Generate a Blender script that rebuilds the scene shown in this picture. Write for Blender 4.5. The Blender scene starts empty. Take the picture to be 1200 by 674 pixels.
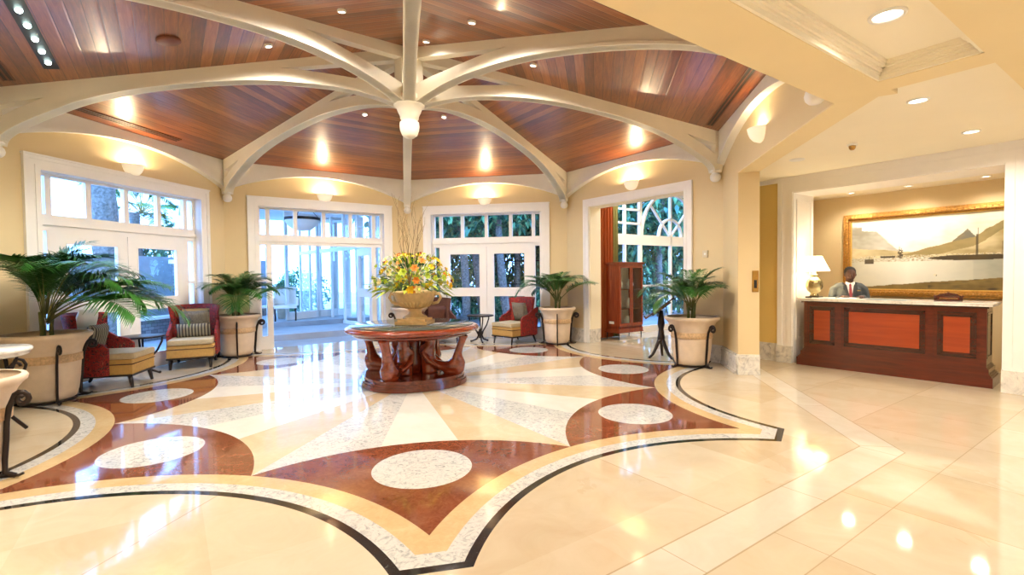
import bpy, bmesh, math, random
from math import sin, cos, pi, radians as rad, sqrt
from mathutils import Vector as V, Matrix as M
from mathutils.geometry import tessellate_polygon
random.seed(7)
S = bpy.context.scene
C = S.collection

# ---------------------------------------------------------------- layout
TH = -77.5                                   # direction of the octagon corner nearest the camera
N = lambda j: -55 + 45*j                     # outward direction of facet j
K = lambda k: TH + 45*k                      # direction of corner k
AP = 4.74                                    # apothem of the octagon
HW = AP*math.tan(rad(22.5))                  # half width of a facet
def F(j):                                    # facet frame: x to the right seen from inside, y outward, z up
    a = rad(N(j)); return M(((sin(a), cos(a), 0, 0), (-cos(a), sin(a), 0, 0), (0, 0, 1, 0), (0, 0, 0, 1)))
def FR(deg):
    a = rad(deg); return M(((sin(a), cos(a), 0, 0), (-cos(a), sin(a), 0, 0), (0, 0, 1, 0), (0, 0, 0, 1)))
G = FR(35)                                   # reception frame: x = d (towards -55), y = m (towards 35)
def T(x, y, z=0, rz=0): return M.Translation((x, y, z)) @ M.Rotation(rz, 4, 'Z')
def pol(r, deg): return (r*cos(rad(deg)), r*sin(rad(deg)))

# ---------------------------------------------------------------- node expression helper
class X:
    def __init__(s, nt, v): s.nt, s.v = nt, v
    def _m(s, op, *a):
        n = s.nt.nodes.new('ShaderNodeMath'); n.operation = op
        for i, q in enumerate((s,)+a):
            q = q.v if isinstance(q, X) else q
            if isinstance(q, (int, float)): n.inputs[i].default_value = q
            else: s.nt.links.new(q, n.inputs[i])
        return X(s.nt, n.outputs[0])
    def __add__(s, o): return s._m('ADD', o)
    def __sub__(s, o): return s._m('SUBTRACT', o)
    def __mul__(s, o): return s._m('MULTIPLY', o)
    def __truediv__(s, o): return s._m('DIVIDE', o)
    def lt(s, o): return s._m('LESS_THAN', o)
    def gt(s, o): return s._m('GREATER_THAN', o)
    def f(s, op, *a): return s._m(op, *a)
def coords(nt, kind='Object'):
    tc = nt.nodes.new('ShaderNodeTexCoord'); sp = nt.nodes.new('ShaderNodeSeparateXYZ')
    nt.links.new(tc.outputs[kind], sp.inputs[0])
    return tc.outputs[kind], [X(nt, o) for o in sp.outputs]
def comb(nt, x, y, z=0):
    c = nt.nodes.new('ShaderNodeCombineXYZ')
    for i, q in enumerate((x, y, z)):
        q = q.v if isinstance(q, X) else q
        if isinstance(q, (int, float)): c.inputs[i].default_value = q
        else: nt.links.new(q, c.inputs[i])
    return c.outputs[0]
def noise(nt, vec, scale, detail=3, rough=.5, dist=0, col=False):
    n = nt.nodes.new('ShaderNodeTexNoise'); n.inputs['Scale'].default_value = scale
    n.inputs['Detail'].default_value = detail; n.inputs['Roughness'].default_value = rough
    n.inputs['Distortion'].default_value = dist
    if vec is not None: nt.links.new(vec, n.inputs['Vector'])
    return n.outputs['Color' if col else 'Fac']
def ramp(nt, fac, stops, interp='LINEAR'):
    r = nt.nodes.new('ShaderNodeValToRGB'); r.color_ramp.interpolation = interp
    e = r.color_ramp.elements
    while len(e) < len(stops): e.new(.5)
    for q, (p, c) in zip(e, stops):
        q.position = p; q.color = (*c, 1) if len(c) == 3 else c
    nt.links.new(fac.v if isinstance(fac, X) else fac, r.inputs[0]); return r.outputs[0]
def mix(nt, fac, a, b):
    m = nt.nodes.new('ShaderNodeMix'); m.data_type = 'RGBA'
    fac = fac.v if isinstance(fac, X) else fac
    if isinstance(fac, (int, float)): m.inputs[0].default_value = fac
    else: nt.links.new(fac, m.inputs[0])
    for i, q in ((6, a), (7, b)):
        if isinstance(q, tuple): m.inputs[i].default_value = (*q, 1)
        else: nt.links.new(q, m.inputs[i])
    return m.outputs[2]
def newmat(name):
    m = bpy.data.materials.new(name); m.use_nodes = True
    return m, m.node_tree, m.node_tree.nodes['Principled BSDF']
def srgb(h):
    h = h.lstrip('#'); c = [int(h[i:i+2], 16)/255 for i in (0, 2, 4)]
    return tuple(x/12.92 if x <= .04045 else ((x+.055)/1.055)**2.4 for x in c)
def plain(name, c, rough=.5, metal=0, var=.08, scale=6, spec=.5, bump=0, coat=0):
    m, nt, b = newmat(name)
    c = srgb(c) if isinstance(c, str) else c
    tc, _ = coords(nt)
    nz = noise(nt, tc, scale, 3)
    lo = tuple(x*(1-var) for x in c); hi = tuple(min(1, x*(1+var)) for x in c)
    nt.links.new(ramp(nt, nz, [(.3, lo), (.7, hi)]), b.inputs['Base Color'])
    b.inputs['Roughness'].default_value = rough; b.inputs['Metallic'].default_value = metal
    b.inputs['Specular IOR Level'].default_value = spec
    b.inputs['Coat Weight'].default_value = coat; b.inputs['Coat Roughness'].default_value = .08
    if bump:
        bp = nt.nodes.new('ShaderNodeBump'); bp.inputs['Strength'].default_value = bump
        bp.inputs['Distance'].default_value = .01
        nt.links.new(noise(nt, tc, scale*6, 4), bp.inputs['Height']); nt.links.new(bp.outputs[0], b.inputs['Normal'])
    return m
def grainwood(name, c1, c2, rough=.3, coat=.4, along=2, scale=5):
    m, nt, b = newmat(name); tc, (x, y, z) = coords(nt)
    s = [9, 9, 9]; s[along] = .7
    v = comb(nt, x*s[0], y*s[1], z*s[2])
    nz = noise(nt, v, scale, 5, .6, .6)
    nt.links.new(ramp(nt, nz, [(.25, srgb(c1)), (.75, srgb(c2))]), b.inputs['Base Color'])
    b.inputs['Roughness'].default_value = rough; b.inputs['Coat Weight'].default_value = coat
    b.inputs['Coat Roughness'].default_value = .06
    return m
def emit(name, c, s):
    m, nt, b = newmat(name)
    b.inputs['Base Color'].default_value = (*c, 1); b.inputs['Emission Color'].default_value = (*c, 1)
    b.inputs['Emission Strength'].default_value = s; return m

# ---- floor: polished inlaid marble laid out as the eight-pointed star
def floor_mat():
    m, nt, b = newmat('inlaid_marble_floor'); tc, (x, y, z) = coords(nt)
    r = (x*x+y*y).f('SQRT'); ang = y.f('ARCTAN2', x)
    st = pi/4
    q = (ang-rad(TH)+8*pi)/st                # in sectors
    q2 = q+.5
    loc = (q2-q2.f('FLOOR')-.5)*st           # -22.5..22.5 about the kite axis
    al = loc.f('ABSOLUTE')
    u = r*loc.f('COSINE'); v = r*al.f('SINE')
    def dist(D, deg):
        cx, cy = D*cos(rad(deg)), D*sin(rad(deg))
        a = u-cx; c_ = v-cy
        return (a*a+c_*c_).f('SQRT')
    dO = dist(5.99, 22.5)                    # big outer circles
    dI = dist(4.84, 0)                       # inner arc circle
    dC = dist(3.312, 0)                      # white disc
    # --- marbles
    vein = noise(nt, tc, 2.2, 8, .62, 1.6); vein2 = noise(nt, tc, 13, 8, .72, 2.2); vein3 = noise(nt, tc, 1.1, 6, .6, .8)
    grey = ramp(nt, vein2, [(.30, srgb('#8f9192')), (.42, srgb('#bfbfbc')), (.50, srgb('#dbd9d3')), (.58, srgb('#e4e1da')), (.70, srgb('#b9b9b7'))])
    # cream slabs: per-tile tone from a coarse grid in the reception axes
    ca, sa = cos(rad(35)), sin(rad(35))
    mm = x*ca+y*sa; dd = x*sa-y*ca
    band_sec = (q-q.f('FLOOR')-.5)*st
    apo = r*band_sec.f('COSINE'); tt = r*band_sec.f('SINE')   # octagon band distance and run
    T1 = .92
    ix = (mm/T1).f('FLOOR'); iy = (dd/T1).f('FLOOR')
    wn = nt.nodes.new('ShaderNodeTexWhiteNoise'); nt.links.new(comb(nt, ix, iy), wn.inputs['Vector'])
    tone = X(nt, wn.outputs['Value'])*.45+X(nt, vein)*.8-.1
    cream = ramp(nt, tone, [(.1, srgb('#ccb798')), (.45, srgb('#d6c4a7')), (.8, srgb('#dfcfb6'))])
    cream = mix(nt, X(nt, vein3).gt(.62)*.25, cream, srgb('#c8ae88'))
    light = ramp(nt, vein, [(.3, srgb('#ddd0bb')), (.7, srgb('#e6dccb'))])
    def nearline(c_, w): return (c_.f('ABSOLUTE')).lt(w)
    gx = mm/T1-(mm/T1+.5).f('FLOOR'); gy = dd/T1-(dd/T1+.5).f('FLOOR')
    joint = nearline(gx, .0035).f('MAXIMUM', nearline(gy, .0035))
    out_band = apo.gt(5.22)
    cream = mix(nt, joint*out_band*.55, cream, srgb('#a58b63'))
    cream = mix(nt, nearline(tt, .004)*(apo.lt(4.93))*.6, cream, srgb('#a58b63'))
    inb = apo.gt(4.93)*apo.lt(5.22)
    cream = mix(nt, inb, cream, light)
    edge = (nearline(apo-4.93, .005)).f('MAXIMUM', nearline(apo-5.22, .005))
    cream = mix(nt, edge*.6, cream, srgb('#a0865e'))
    tt1 = tt/1.35-(tt/1.35).f('FLOOR')-.5
    cream = mix(nt, nearline(tt1+.5-.5*0-.5, .003)*inb*.5, cream, srgb('#a0865e'))
    gold = ramp(nt, X(nt, vein2)*.5+X(nt, vein)*.5, [(.3, srgb('#cfae7c')), (.5, srgb('#dcbe8e')), (.7, srgb('#e6cfa4'))])
    red = ramp(nt, X(nt, vein2)*.55+X(nt, vein)*.45, [(.3, srgb('#683522')), (.47, srgb('#82472f')), (.6, srgb('#94593e')), (.75, srgb('#ac7a5a'))])
    black = ramp(nt, vein2, [(.3, srgb('#232220')), (.62, srgb('#2e2c29')), (.7, srgb('#77736b'))])
    # --- star inside
    tan = mix(nt, .35, gold, light)
    rays = mix(nt, loc.gt(0), grey, tan)
    starc = mix(nt, al.lt(rad(7.3)), rays, ramp(nt, vein, [(.3, srgb('#e9e3d6')), (.7, srgb('#f1ece2'))]))
    col = mix(nt, dI.lt(2.13), starc, red)
    col = mix(nt, dC.lt(.397), col, grey)
    col = mix(nt, (dO.lt(2.57)).f('MAXIMUM', u.gt(4.377)), col, gold)
    col = mix(nt, (dO.lt(2.41)).f('MAXIMUM', u.gt(4.56)), col, grey)
    inblack = dO.lt(2.285).f('MAXIMUM', u.gt(4.685))
    col = mix(nt, inblack, col, black)
    outside = dO.lt(2.225).f('MAXIMUM', u.gt(4.744))
    col = mix(nt, outside, col, cream)
    hs = nt.nodes.new('ShaderNodeHueSaturation'); hs.inputs['Value'].default_value = .80; hs.inputs['Saturation'].default_value = 1.0
    nt.links.new(col, hs.inputs['Color']); nt.links.new(hs.outputs[0], b.inputs['Base Color'])
    b.inputs['Roughness'].default_value = .06
    b.inputs['Specular IOR Level'].default_value = .75
    b.inputs['IOR'].default_value = 1.55
    return m

def plank_mat():                              # varnished cedar boards, running along local x
    m, nt, b = newmat('varnished_cedar_boards'); tc, (x, y, z) = coords(nt)
    w = .125
    row = (y/w).f('FLOOR'); fr = y/w-row
    wn = nt.nodes.new('ShaderNodeTexWhiteNoise'); wn.noise_dimensions = '1D'; nt.links.new(row.v, wn.inputs['W'])
    rv = X(nt, wn.outputs['Value'])
    v = comb(nt, x*.8+rv*40, y*10, 0)
    g = noise(nt, v, 3.2, 6, .6, .5)
    t = X(nt, g)*.75+rv*.4-.08
    c = ramp(nt, t, [(.15, srgb('#4d2512')), (.4, srgb('#75391a')), (.6, srgb('#925126')), (.85, srgb('#ae6c3c'))])
    gap = fr.lt(.05)
    c = mix(nt, gap*.75, c, srgb('#1c0d08'))
    nt.links.new(c, b.inputs['Base Color'])
    b.inputs['Roughness'].default_value = .32
    b.inputs['Coat Weight'].default_value = .5; b.inputs['Coat Roughness'].default_value = .14
    bp = nt.nodes.new('ShaderNodeBump'); bp.inputs['Strength'].default_value = .5; bp.inputs['Distance'].default_value = .004
    nt.links.new((fr.f('SUBTRACT', .05).f('ABSOLUTE')*8).f('MINIMUM', 1).v, bp.inputs['Height']); nt.links.new(bp.outputs[0], b.inputs['Normal'])
    return m
def marble_mat(name, a, b_, c_, rough=.25):
    m, nt, b = newmat(name); tc, _ = coords(nt)
    n = noise(nt, tc, 5, 8, .68, 2.2)
    nt.links.new(ramp(nt, n, [(.32, srgb(a)), (.46, srgb(b_)), (.6, srgb(c_)), (.72, srgb(b_))]), b.inputs['Base Color'])
    b.inputs['Roughness'].default_value = rough; return m
def glass_mat(name, tint=(1, 1, 1), refl=.12):
    m, nt, b = newmat(name); nt.nodes.remove(b)
    out = nt.nodes['Material Output']
    t = nt.nodes.new('ShaderNodeBsdfTransparent'); t.inputs[0].default_value = (*tint, 1)
    g = nt.nodes.new('ShaderNodeBsdfGlossy'); g.inputs['Roughness'].default_value = .01
    lw = nt.nodes.new('ShaderNodeLayerWeight'); lw.inputs['Blend'].default_value = .5
    fz = X(nt, lw.outputs['Facing']).f('POWER', 5)*.9+.035
    mx = nt.nodes.new('ShaderNodeMixShader')
    nt.links.new(fz.v, mx.inputs[0]); nt.links.new(t.outputs[0], mx.inputs[1]); nt.links.new(g.outputs[0], mx.inputs[2])
    nt.links.new(mx.outputs[0], out.inputs[0]); return m
def stripes(name, c1, c2, n=60, axis=0, rough=.8):
    m, nt, b = newmat(name); tc, xyz = coords(nt)
    s = (xyz[axis]*n).f('SINE')
    nt.links.new(mix(nt, s.gt(0), srgb(c1), srgb(c2)), b.inputs['Base Color'])
    b.inputs['Roughness'].default_value = rough; return m
def brocade(name, cols, scale=14):
    m, nt, b = newmat(name); tc, _ = coords(nt)
    n = noise(nt, tc, scale, 2, .5, 2.5)
    st = [(.25+.5*i/(len(cols)-1), srgb(c)) for i, c in enumerate(cols)]
    nt.links.new(ramp(nt, n, st, 'CONSTANT'), b.inputs['Base Color']); b.inputs['Roughness'].default_value = .75
    return m
def leafmat(name, a, b_, rough=.45):
    m, nt, b = newmat(name); tc, _ = coords(nt)
    n = noise(nt, tc, 3, 3)
    nt.links.new(ramp(nt, n, [(.3, srgb(a)), (.7, srgb(b_))]), b.inputs['Base Color'])
    b.inputs['Roughness'].default_value = rough; return m

MT = dict(
    floor=floor_mat(), plank=plank_mat(),
    wall=plain('ochre_wall_paint', '#dcc69a', .6, var=.02, scale=2),
    wally=plain('warm_yellow_wall_paint', '#e3c476', .6, var=.02, scale=2),
    ceil=plain('cream_ceiling_paint', '#f2e9d2', .7, var=.015, scale=2),
    soffit=plain('pale_ochre_soffit_paint', '#ead6a8', .65, var=.015, scale=2),
    trim=plain('white_gloss_trim', '#f0ece8', .35, var=.015),
    rib=plain('ivory_painted_beam', '#e8e0cd', .45, var=.02),
    arch=plain('white_painted_cornice', '#ece8e0', .5, var=.02),
    base=marble_mat('pale_marble_skirting', '#a7a3a0', '#d5d0c8', '#e5e0d6', .25),
    ctop=marble_mat('white_marble_top', '#b9b5ad', '#e6e2da', '#f2efe8', .12),
    glass=glass_mat('window_glass'), cabglass=glass_mat('cabinet_glass', (.9, .93, .92)),
    iron=plain('dark_wrought_iron', '#2e2522', .4, .6, .1),
    ironb=plain('bronze_wrought_iron', '#4a3628', .42, .6, .1),
    darkleg=plain('black_brown_wood', '#1f1512', .35, var=.2),
    pot=plain('pale_terracotta_stone', '#d8c3aa', .7, var=.06, scale=8, bump=.15),
    potband=plain('scumbled_stone_band', '#cdac84', .7, var=.2, scale=40, bump=.4),
    urn=plain('cream_carved_stone', '#e0bd85', .5, var=.1, scale=14, bump=.2),
    soil=plain('dark_potting_soil', '#2a1d12', .95, var=.4, scale=30, bump=.8),
    tablewood=grainwood('glossy_mahogany', '#5c1f0e', '#93391b', .16, .8, 0, 3),
    plinthwood=grainwood('dark_mahogany_plinth', '#481509', '#7a2b14', .16, .8, 0, 3),
    deskwood=grainwood('reception_mahogany', '#431105', '#651f0b', .24, .5, 0, 3),
    deskdark=grainwood('dark_mahogany_moulding', '#2c0b04', '#4c180a', .22, .5, 0, 3),
    panel=grainwood('orange_veneer_panel', '#8c300b', '#a54114', .3, .4, 0, 2),
    cabwood=grainwood('cherry_cabinet_wood', '#6d2411', '#99411f', .25, .5, 2, 3),
    tableglass=plain('dark_glass_top', '#4a4f4a', .03, 0, .02, spec=.9),
    cream=plain('camel_seat_fabric', '#b38c4c', .8, var=.08, scale=30),
    pipe=plain('dark_brown_piping', '#3c1a16', .6),
    seatpad=plain('pale_seat_pad', '#b5a483', .8, var=.06, scale=30),
    redbro=brocade('red_patterned_fabric', ['#2a1418', '#7c1a1a', '#a3261f', '#3a2626', '#b0563a', '#8d1d1c']),
    brown=plain('brown_velvet', '#5a342a', .7, var=.15, scale=12),
    cushg=brocade('grey_bronze_cushion', ['#5e584d', '#7d7361', '#54504c', '#8c826e'], 20),
    cushs=stripes('striped_cushion_fabric', '#8d8672', '#3e3a38', 150, 0),
    white=plain('white_fabric', '#eceae4', .8, var=.03),
    green=leafmat('palm_leaf_green', '#1c4a18', '#3d7a2a', .38), greend=leafmat('dark_palm_leaf', '#123a1c', '#2a5d2c', .4),
    stem=leafmat('palm_stem', '#4b5a26', '#76703a', .5),
    tree=leafmat('tree_leaf', '#44805a', '#78ae74', .6), treed=leafmat('dark_tree_leaf', '#24584a', '#4c8a6c', .6),
    bark=plain('rough_bark', '#6d6a66', .9, var=.5, scale=18, bump=1),
    ext=plain('pale_render_wall', '#98a2ac', .8, var=.1), stone=None,
    pave=plain('outdoor_paving', '#9a9ea4', .7, var=.1, scale=3),
    gilt=plain('antique_gilt_frame', '#b5833a', .35, .5, .3, 40, bump=.6),
    giltb=plain('bright_gilt_fillet', '#d9b45f', .3, .5, .1),
    brass=plain('brushed_brass', '#b99050', .25, .9, .1), silver=plain('silvered_lamp_body', '#a89a72', .22, .9, .1),
    bulb=emit('lit_lamp_glass', (1, .86, .62), 9), spot=emit('lit_spot', (1, .9, .75), 5),
    coolspot=emit('lit_track_lamp', (.75, 1, .92), 12),
    shade=None, black=plain('black_metal', '#0e0d0c', .5), beige=plain('beige_plastic', '#d8c9ae', .5),
    skin=plain('dark_skin', '#4d2c1e', .5, var=.05), hair=plain('black_hair', '#120d0b', .7),
    suit=plain('charcoal_wool', '#4c5257', .85, var=.12, scale=60), shirt=plain('white_cotton', '#dfe0e4', .7),
    tie=plain('dark_red_silk', '#7d1626', .45), paper=plain('white_paper', '#f0eee8', .7),
    twig=plain('pale_brown_twig', '#8d7452', .8), orangecloth=stripes('orange_curtain_fabric', '#b5622a', '#a05022', 30, 0),
    greencloth=plain('olive_curtain_lining', '#7d7a45', .85), shadew=plain('white_bowl_glass', '#efe6d2', .4),
)
def shade_mat(name, c, e):
    m, nt, b = newmat(name)
    b.inputs['Base Color'].default_value = (*c, 1); b.inputs['Emission Color'].default_value = (*c, 1)
    b.inputs['Emission Strength'].default_value = e; b.inputs['Roughness'].default_value = .6; return m
MT['shade'] = shade_mat('lit_fabric_shade', (1, .85, .6), 2.2)
MT['bowl'] = shade_mat('alabaster_bowl', (.93, .82, .62), .25)
def stone_mat():
    m, nt, b = newmat('rubble_stone_wall'); tc, (x, y, z) = coords(nt)
    br = nt.nodes.new('ShaderNodeTexBrick'); nt.links.new(comb(nt, x+y, z), br.inputs['Vector'])
    br.inputs['Scale'].default_value = 3; br.inputs['Color1'].default_value = (*srgb('#62666a'), 1); br.inputs['Color2'].default_value = (*srgb('#85888a'), 1)
    br.inputs['Mortar'].default_value = (*srgb('#3c3f42'), 1); br.inputs['Mortar Size'].default_value = .015
    nt.links.new(br.outputs[0], b.inputs['Base Color']); b.inputs['Roughness'].default_value = .9; return m
MT['stone'] = stone_mat()
FL = {n: plain('petal_'+n, c, .6, var=.12, scale=9) for n, c in dict(yellow='#f2c81c', orange='#e08a28', lime='#b7c93a', red='#a83a1e', cream='#efe0a0').items()}

# ---------------------------------------------------------------- mesh building
class B:
    def __init__(s): s.v = []; s.f = []; s.mi = []; s.sm = []; s.m = M.Identity(4); s.cur = 0; s.smooth = False
    def add(s, vs, fs, mat=None, smooth=None):
        o = len(s.v); s.v += [tuple(s.m @ V(p)) for p in vs]
        for f in fs:
            s.f.append([i+o for i in f]); s.mi.append(s.cur if mat is None else mat); s.sm.append(s.smooth if smooth is None else smooth)
        return s
    def box(s, x0, x1, y0, y1, z0, z1, mat=None, bev=0):
        if bev:
            b = min(bev, abs(x1-x0)/2.1, abs(y1-y0)/2.1, abs(z1-z0)/2.1)
            bm = bmesh.new(); bmesh.ops.create_cube(bm, size=1)
            for v in bm.verts: v.co = V(((x0+x1)/2+v.co.x*(x1-x0), (y0+y1)/2+v.co.y*(y1-y0), (z0+z1)/2+v.co.z*(z1-z0)))
            bmesh.ops.bevel(bm, geom=bm.edges[:], offset=b, segments=2, profile=.7, affect='EDGES')
            bm.verts.index_update()
            s.add([v.co[:] for v in bm.verts], [[v.index for v in f.verts] for f in bm.faces], mat); bm.free(); return s
        vs = [(x, y, z) for x in (x0, x1) for y in (y0, y1) for z in (z0, z1)]
        return s.add(vs, [(0, 1, 3, 2), (4, 6, 7, 5), (0, 4, 5, 1), (2, 3, 7, 6), (0, 2, 6, 4), (1, 5, 7, 3)], mat)
    def prism(s, pts, h0, h1, holes=(), plane='xy', mat=None):
        """polygon (with holes) extruded along the missing axis from h0 to h1"""
        def P(p, h):
            return {'xy': (p[0], p[1], h), 'xz': (p[0], h, p[1]), 'yz': (h, p[0], p[1])}[plane]
        loops = [list(pts)]+[list(h) for h in holes]
        flat = [p for l in loops for p in l]; n = len(flat)
        tri = tessellate_polygon([[V((p[0], p[1], 0)) for p in l] for l in loops])
        vs = [P(p, h0) for p in flat]+[P(p, h1) for p in flat]
        fs = [tuple(t) for t in tri]+[tuple(i+n for i in reversed(t)) for t in tri]
        o = 0
        for l in loops:
            k = len(l)
            for i in range(k):
                a, b = o+i, o+(i+1) % k; fs.append((a, b, b+n, a+n))
            o += k
        return s.add(vs, fs, mat)
    def lathe(s, prof, seg=32, a0=0, a1=2*pi, mat=None, smooth=True, c=(0, 0, 0), sx=1, sy=1):
        full = abs(a1-a0-2*pi) < 1e-6; n = seg if full else seg+1
        vs = []; fs = []
        for i in range(n):
            a = a0+(a1-a0)*i/seg
            for r, z in prof: vs.append((c[0]+sx*r*cos(a), c[1]+sy*r*sin(a), c[2]+z))
        k = len(prof)
        for i in range(seg):
            j = (i+1) % n
            for q in range(k-1): fs.append((i*k+q, j*k+q, j*k+q+1, i*k+q+1))
        return s.add(vs, fs, mat, smooth)
    def tube(s, path, rad_, seg=8, mat=None, flat=1.0, up=(0, 0, 1), cap=True):
        P = [V(p) for p in path]; R_ = rad_ if hasattr(rad_, '__len__') else [rad_]*len(P)
        vs = []; fs = []; prev = None
        for i, p in enumerate(P):
            d = (P[min(i+1, len(P)-1)]-P[max(i-1, 0)]).normalized()
            if prev is None:
                u = V(up); a = d.cross(u)
                if a.length < 1e-3: a = d.cross(V((1, 0, 0)))
                a.normalize()
            else:
                a = prev-d*prev.dot(d); a.normalize()
            prev = a; b = a.cross(d)
            for q in range(seg):
                t = 2*pi*q/seg; vs.append(tuple(p+a*cos(t)*R_[i]*flat+b*sin(t)*R_[i]))
        for i in range(len(P)-1):
            for q in range(seg):
                w = (q+1) % seg; fs.append((i*seg+q, i*seg+w, (i+1)*seg+w, (i+1)*seg+q))
        if cap:
            fs.append(tuple(range(seg))[::-1]); fs.append(tuple((len(P)-1)*seg+q for q in range(seg)))
        return s.add(vs, fs, mat, True)
    def ball(s, c, r, seg=16, rings=10, sc=(1, 1, 1), mat=None):
        vs = [(c[0], c[1], c[2]-r*sc[2])]; fs = []
        for i in range(1, rings):
            p = -pi/2+pi*i/rings
            for q in range(seg):
                t = 2*pi*q/seg; vs.append((c[0]+r*sc[0]*cos(p)*cos(t), c[1]+r*sc[1]*cos(p)*sin(t), c[2]+r*sc[2]*sin(p)))
        vs.append((c[0], c[1], c[2]+r*sc[2])); L = len(vs)-1
        for q in range(seg):
            w = (q+1) % seg; fs.append((0, 1+w, 1+q)); fs.append((L, L-seg+q, L-seg+w))
            for i in range(rings-2): a = 1+i*seg; fs.append((a+q, a+w, a+seg+w, a+seg+q))
        return s.add(vs, fs, mat, True)
    def build(s, name, mats, parent=None, mw=None, kind=None, label=None, cat=None, group=None):
        me = bpy.data.meshes.new(name); me.from_pydata(s.v, [], s.f)
        if not isinstance(mats, (list, tuple)): mats = [mats]
        for m in mats: me.materials.append(MT[m] if isinstance(m, str) else m)
        me.polygons.foreach_set('material_index', s.mi); me.polygons.foreach_set('use_smooth', s.sm)
        bm = bmesh.new(); bm.from_mesh(me); bmesh.ops.recalc_face_normals(bm, faces=bm.faces); bm.to_mesh(me); bm.free()
        me.update()
        o = bpy.data.objects.new(name, me); C.objects.link(o)
        if parent: o.parent = parent
        if mw is not None: o.matrix_local = mw
        tag(o, label, cat, group, kind); return o
def tag(o, label=None, cat=None, group=None, kind=None):
    if label: o['label'] = label
    if cat: o['category'] = cat
    if group: o['group'] = group
    if kind: o['kind'] = kind
    return o
def empty(name, mw, label=None, cat=None, group=None, kind=None):
    o = bpy.data.objects.new(name, None); C.objects.link(o); o.matrix_world = mw; o.empty_display_size = .1
    return tag(o, label, cat, group, kind)
def kids(o): return [c for c in C.objects if c.parent == o]
def copy_tree(o, mw, label=None, group=None, parent=None):
    c = o.copy(); C.objects.link(c)
    if parent: c.parent = parent
    else: c.matrix_world = mw
    if label: c['label'] = label
    if group: c['group'] = group
    for ch in kids(o): copy_tree(ch, None, parent=c)
    return c
def lamp(kind, name, parent, loc, power, color=(1, .8, .55), size=.1, rot=(0, 0, 0), spot=None, blend=.6):
    l = bpy.data.lights.new(name, kind); l.energy = power; l.color = color
    if kind == 'AREA': l.shape = 'DISK'; l.size = size
    elif kind in ('POINT', 'SPOT'): l.shadow_soft_size = size
    if kind == 'SPOT' and spot: l.spot_size = spot; l.spot_blend = blend
    o = bpy.data.objects.new(name, l); C.objects.link(o); o.parent = parent; o.location = loc; o.rotation_euler = rot
    return o

# ================================================================ ROOM SHELL
OC = lambda k, r: pol(r, K(k))
RO = 5.02/cos(rad(22.5)); RI = AP/cos(rad(22.5))
def gp(d, m): p = G @ V((d, m, 0)); return (p.x, p.y)
outline = [OC(6, RO), OC(5, RO), OC(4, RO), OC(3, RO), gp(-1.9, 5.1), gp(-1.9, 12), gp(10, 12), (15.6, -12), (-9, -12), (-9, OC(6, RO)[1])]
b = B().prism(outline, -.06, 0); b.build('floor', 'floor', kind='structure')

WT = .3                                        # wall thickness
def wallpiece(b, xa, xb, z0, z1, tha=False, thb=False):
    """piece of facet wall in the facet frame; tha/thb: mitre at that end"""
    k = math.tan(rad(22.5))
    pts = [(xa, AP), (xb, AP), (xb+(WT*k if thb else 0), AP+WT), (xa-(WT*k if tha else 0), AP+WT)]
    b.prism(pts, z0, z1)
def facet_wall(name, j, openings=None, z1=4.0, mat='wall'):
    b = B()
    if not openings: wallpiece(b, -HW, HW, 0, z1, True, True)
    else:
        xa, xb, zt = openings
        wallpiece(b, -HW, xa, 0, z1, True, False); wallpiece(b, xb, HW, 0, z1, False, True)
        wallpiece(b, xa, xb, zt, z1)
    return b.build(name, mat, mw=F(j), kind='structure')
facet_wall('wall_left', 6)
facet_wall('wall_back_left', 5, (-1.4, 1.4, 3.07))
facet_wall('wall_back', 4, (-1.4, 1.4, 3.07))
facet_wall('wall_back_right', 3, (-1.4, 1.4, 3.07))
b = B(); wallpiece(b, -HW, -1.22, 0, 4, True); wallpiece(b, 1.22, HW, 0, 4, False, True); wallpiece(b, -1.22, 1.22, 3.01, 4)
b.build('wall_portal', 'wall', mw=F(2), kind='structure')
# facet 1: pier beside the reception hall and its header
b = B(); wallpiece(b, -HW, -1.06, 0, 3.04, True); wallpiece(b, -HW, HW, 3.04, 4, True, True)
b.build('wall_right', ['wall'], mw=F(1), kind='structure')
# headers over the two open sides toward the lobby
for j, nm in ((0, 'wall_header_front'), (7, 'wall_header_lobby')):
    b = B(); k = math.tan(rad(22.5)); w = .41
    b.prism([(-HW, AP), (HW, AP), (HW+w*k, AP+w), (-HW-w*k, AP+w)], 3.04, 4)
    b.build(nm, 'wall', mw=F(j), kind='structure')
# soffit skins (pale ochre paint on the underside of the headers)
for n_, (j, w) in enumerate(((0, .41), (7, .41), (1, .29))):
    b = B(); k = math.tan(rad(22.5)); xa = -HW if j != 1 else -1.06
    b.prism([(xa, AP), (HW, AP), (HW+w*k, AP+w), (xa-(w*k if j != 1 else 0), AP+w)], 3.025, 3.04)
    b.build('trim_soffit', 'soffit', mw=F(j), kind='structure')

# lobby ceiling, its lower beams and the tray
tray = [(5.15, -2.5), (5.77, -2.5), (5.77, 1.70), (5.15, 1.70)]
lob = [OC(7, RI+.05), OC(0, RI+.05), OC(1, RI+.05), OC(2, RI+.02), (5.40, 2.1), gp(2.2, 5.7), gp(9.5, 5.7), (15.6, -12), (-9, -12), (-9, -4.7)]
b = B().prism(lob, 3.12, 3.4, holes=[[gp(*p) for p in tray[::-1]]]); b.build('ceiling_lobby', 'ceil', kind='structure')
b = B().box(5.0, 5.9, -2.6, 1.8, 3.15, 3.35); b.build('ceiling_tray', 'ceil', mw=G, kind='structure')
b = B().box(4.9, 5.155, 1.3, 1.98, 3.0256, 3.13).box(5.15, 5.77, 1.70, 1.98, 3.025, 3.13).box(5.77, 9.3, -2.5, 5.68, 3.025, 3.13)
b.build('trim_beam', 'soffit', mw=G, kind='structure')
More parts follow.
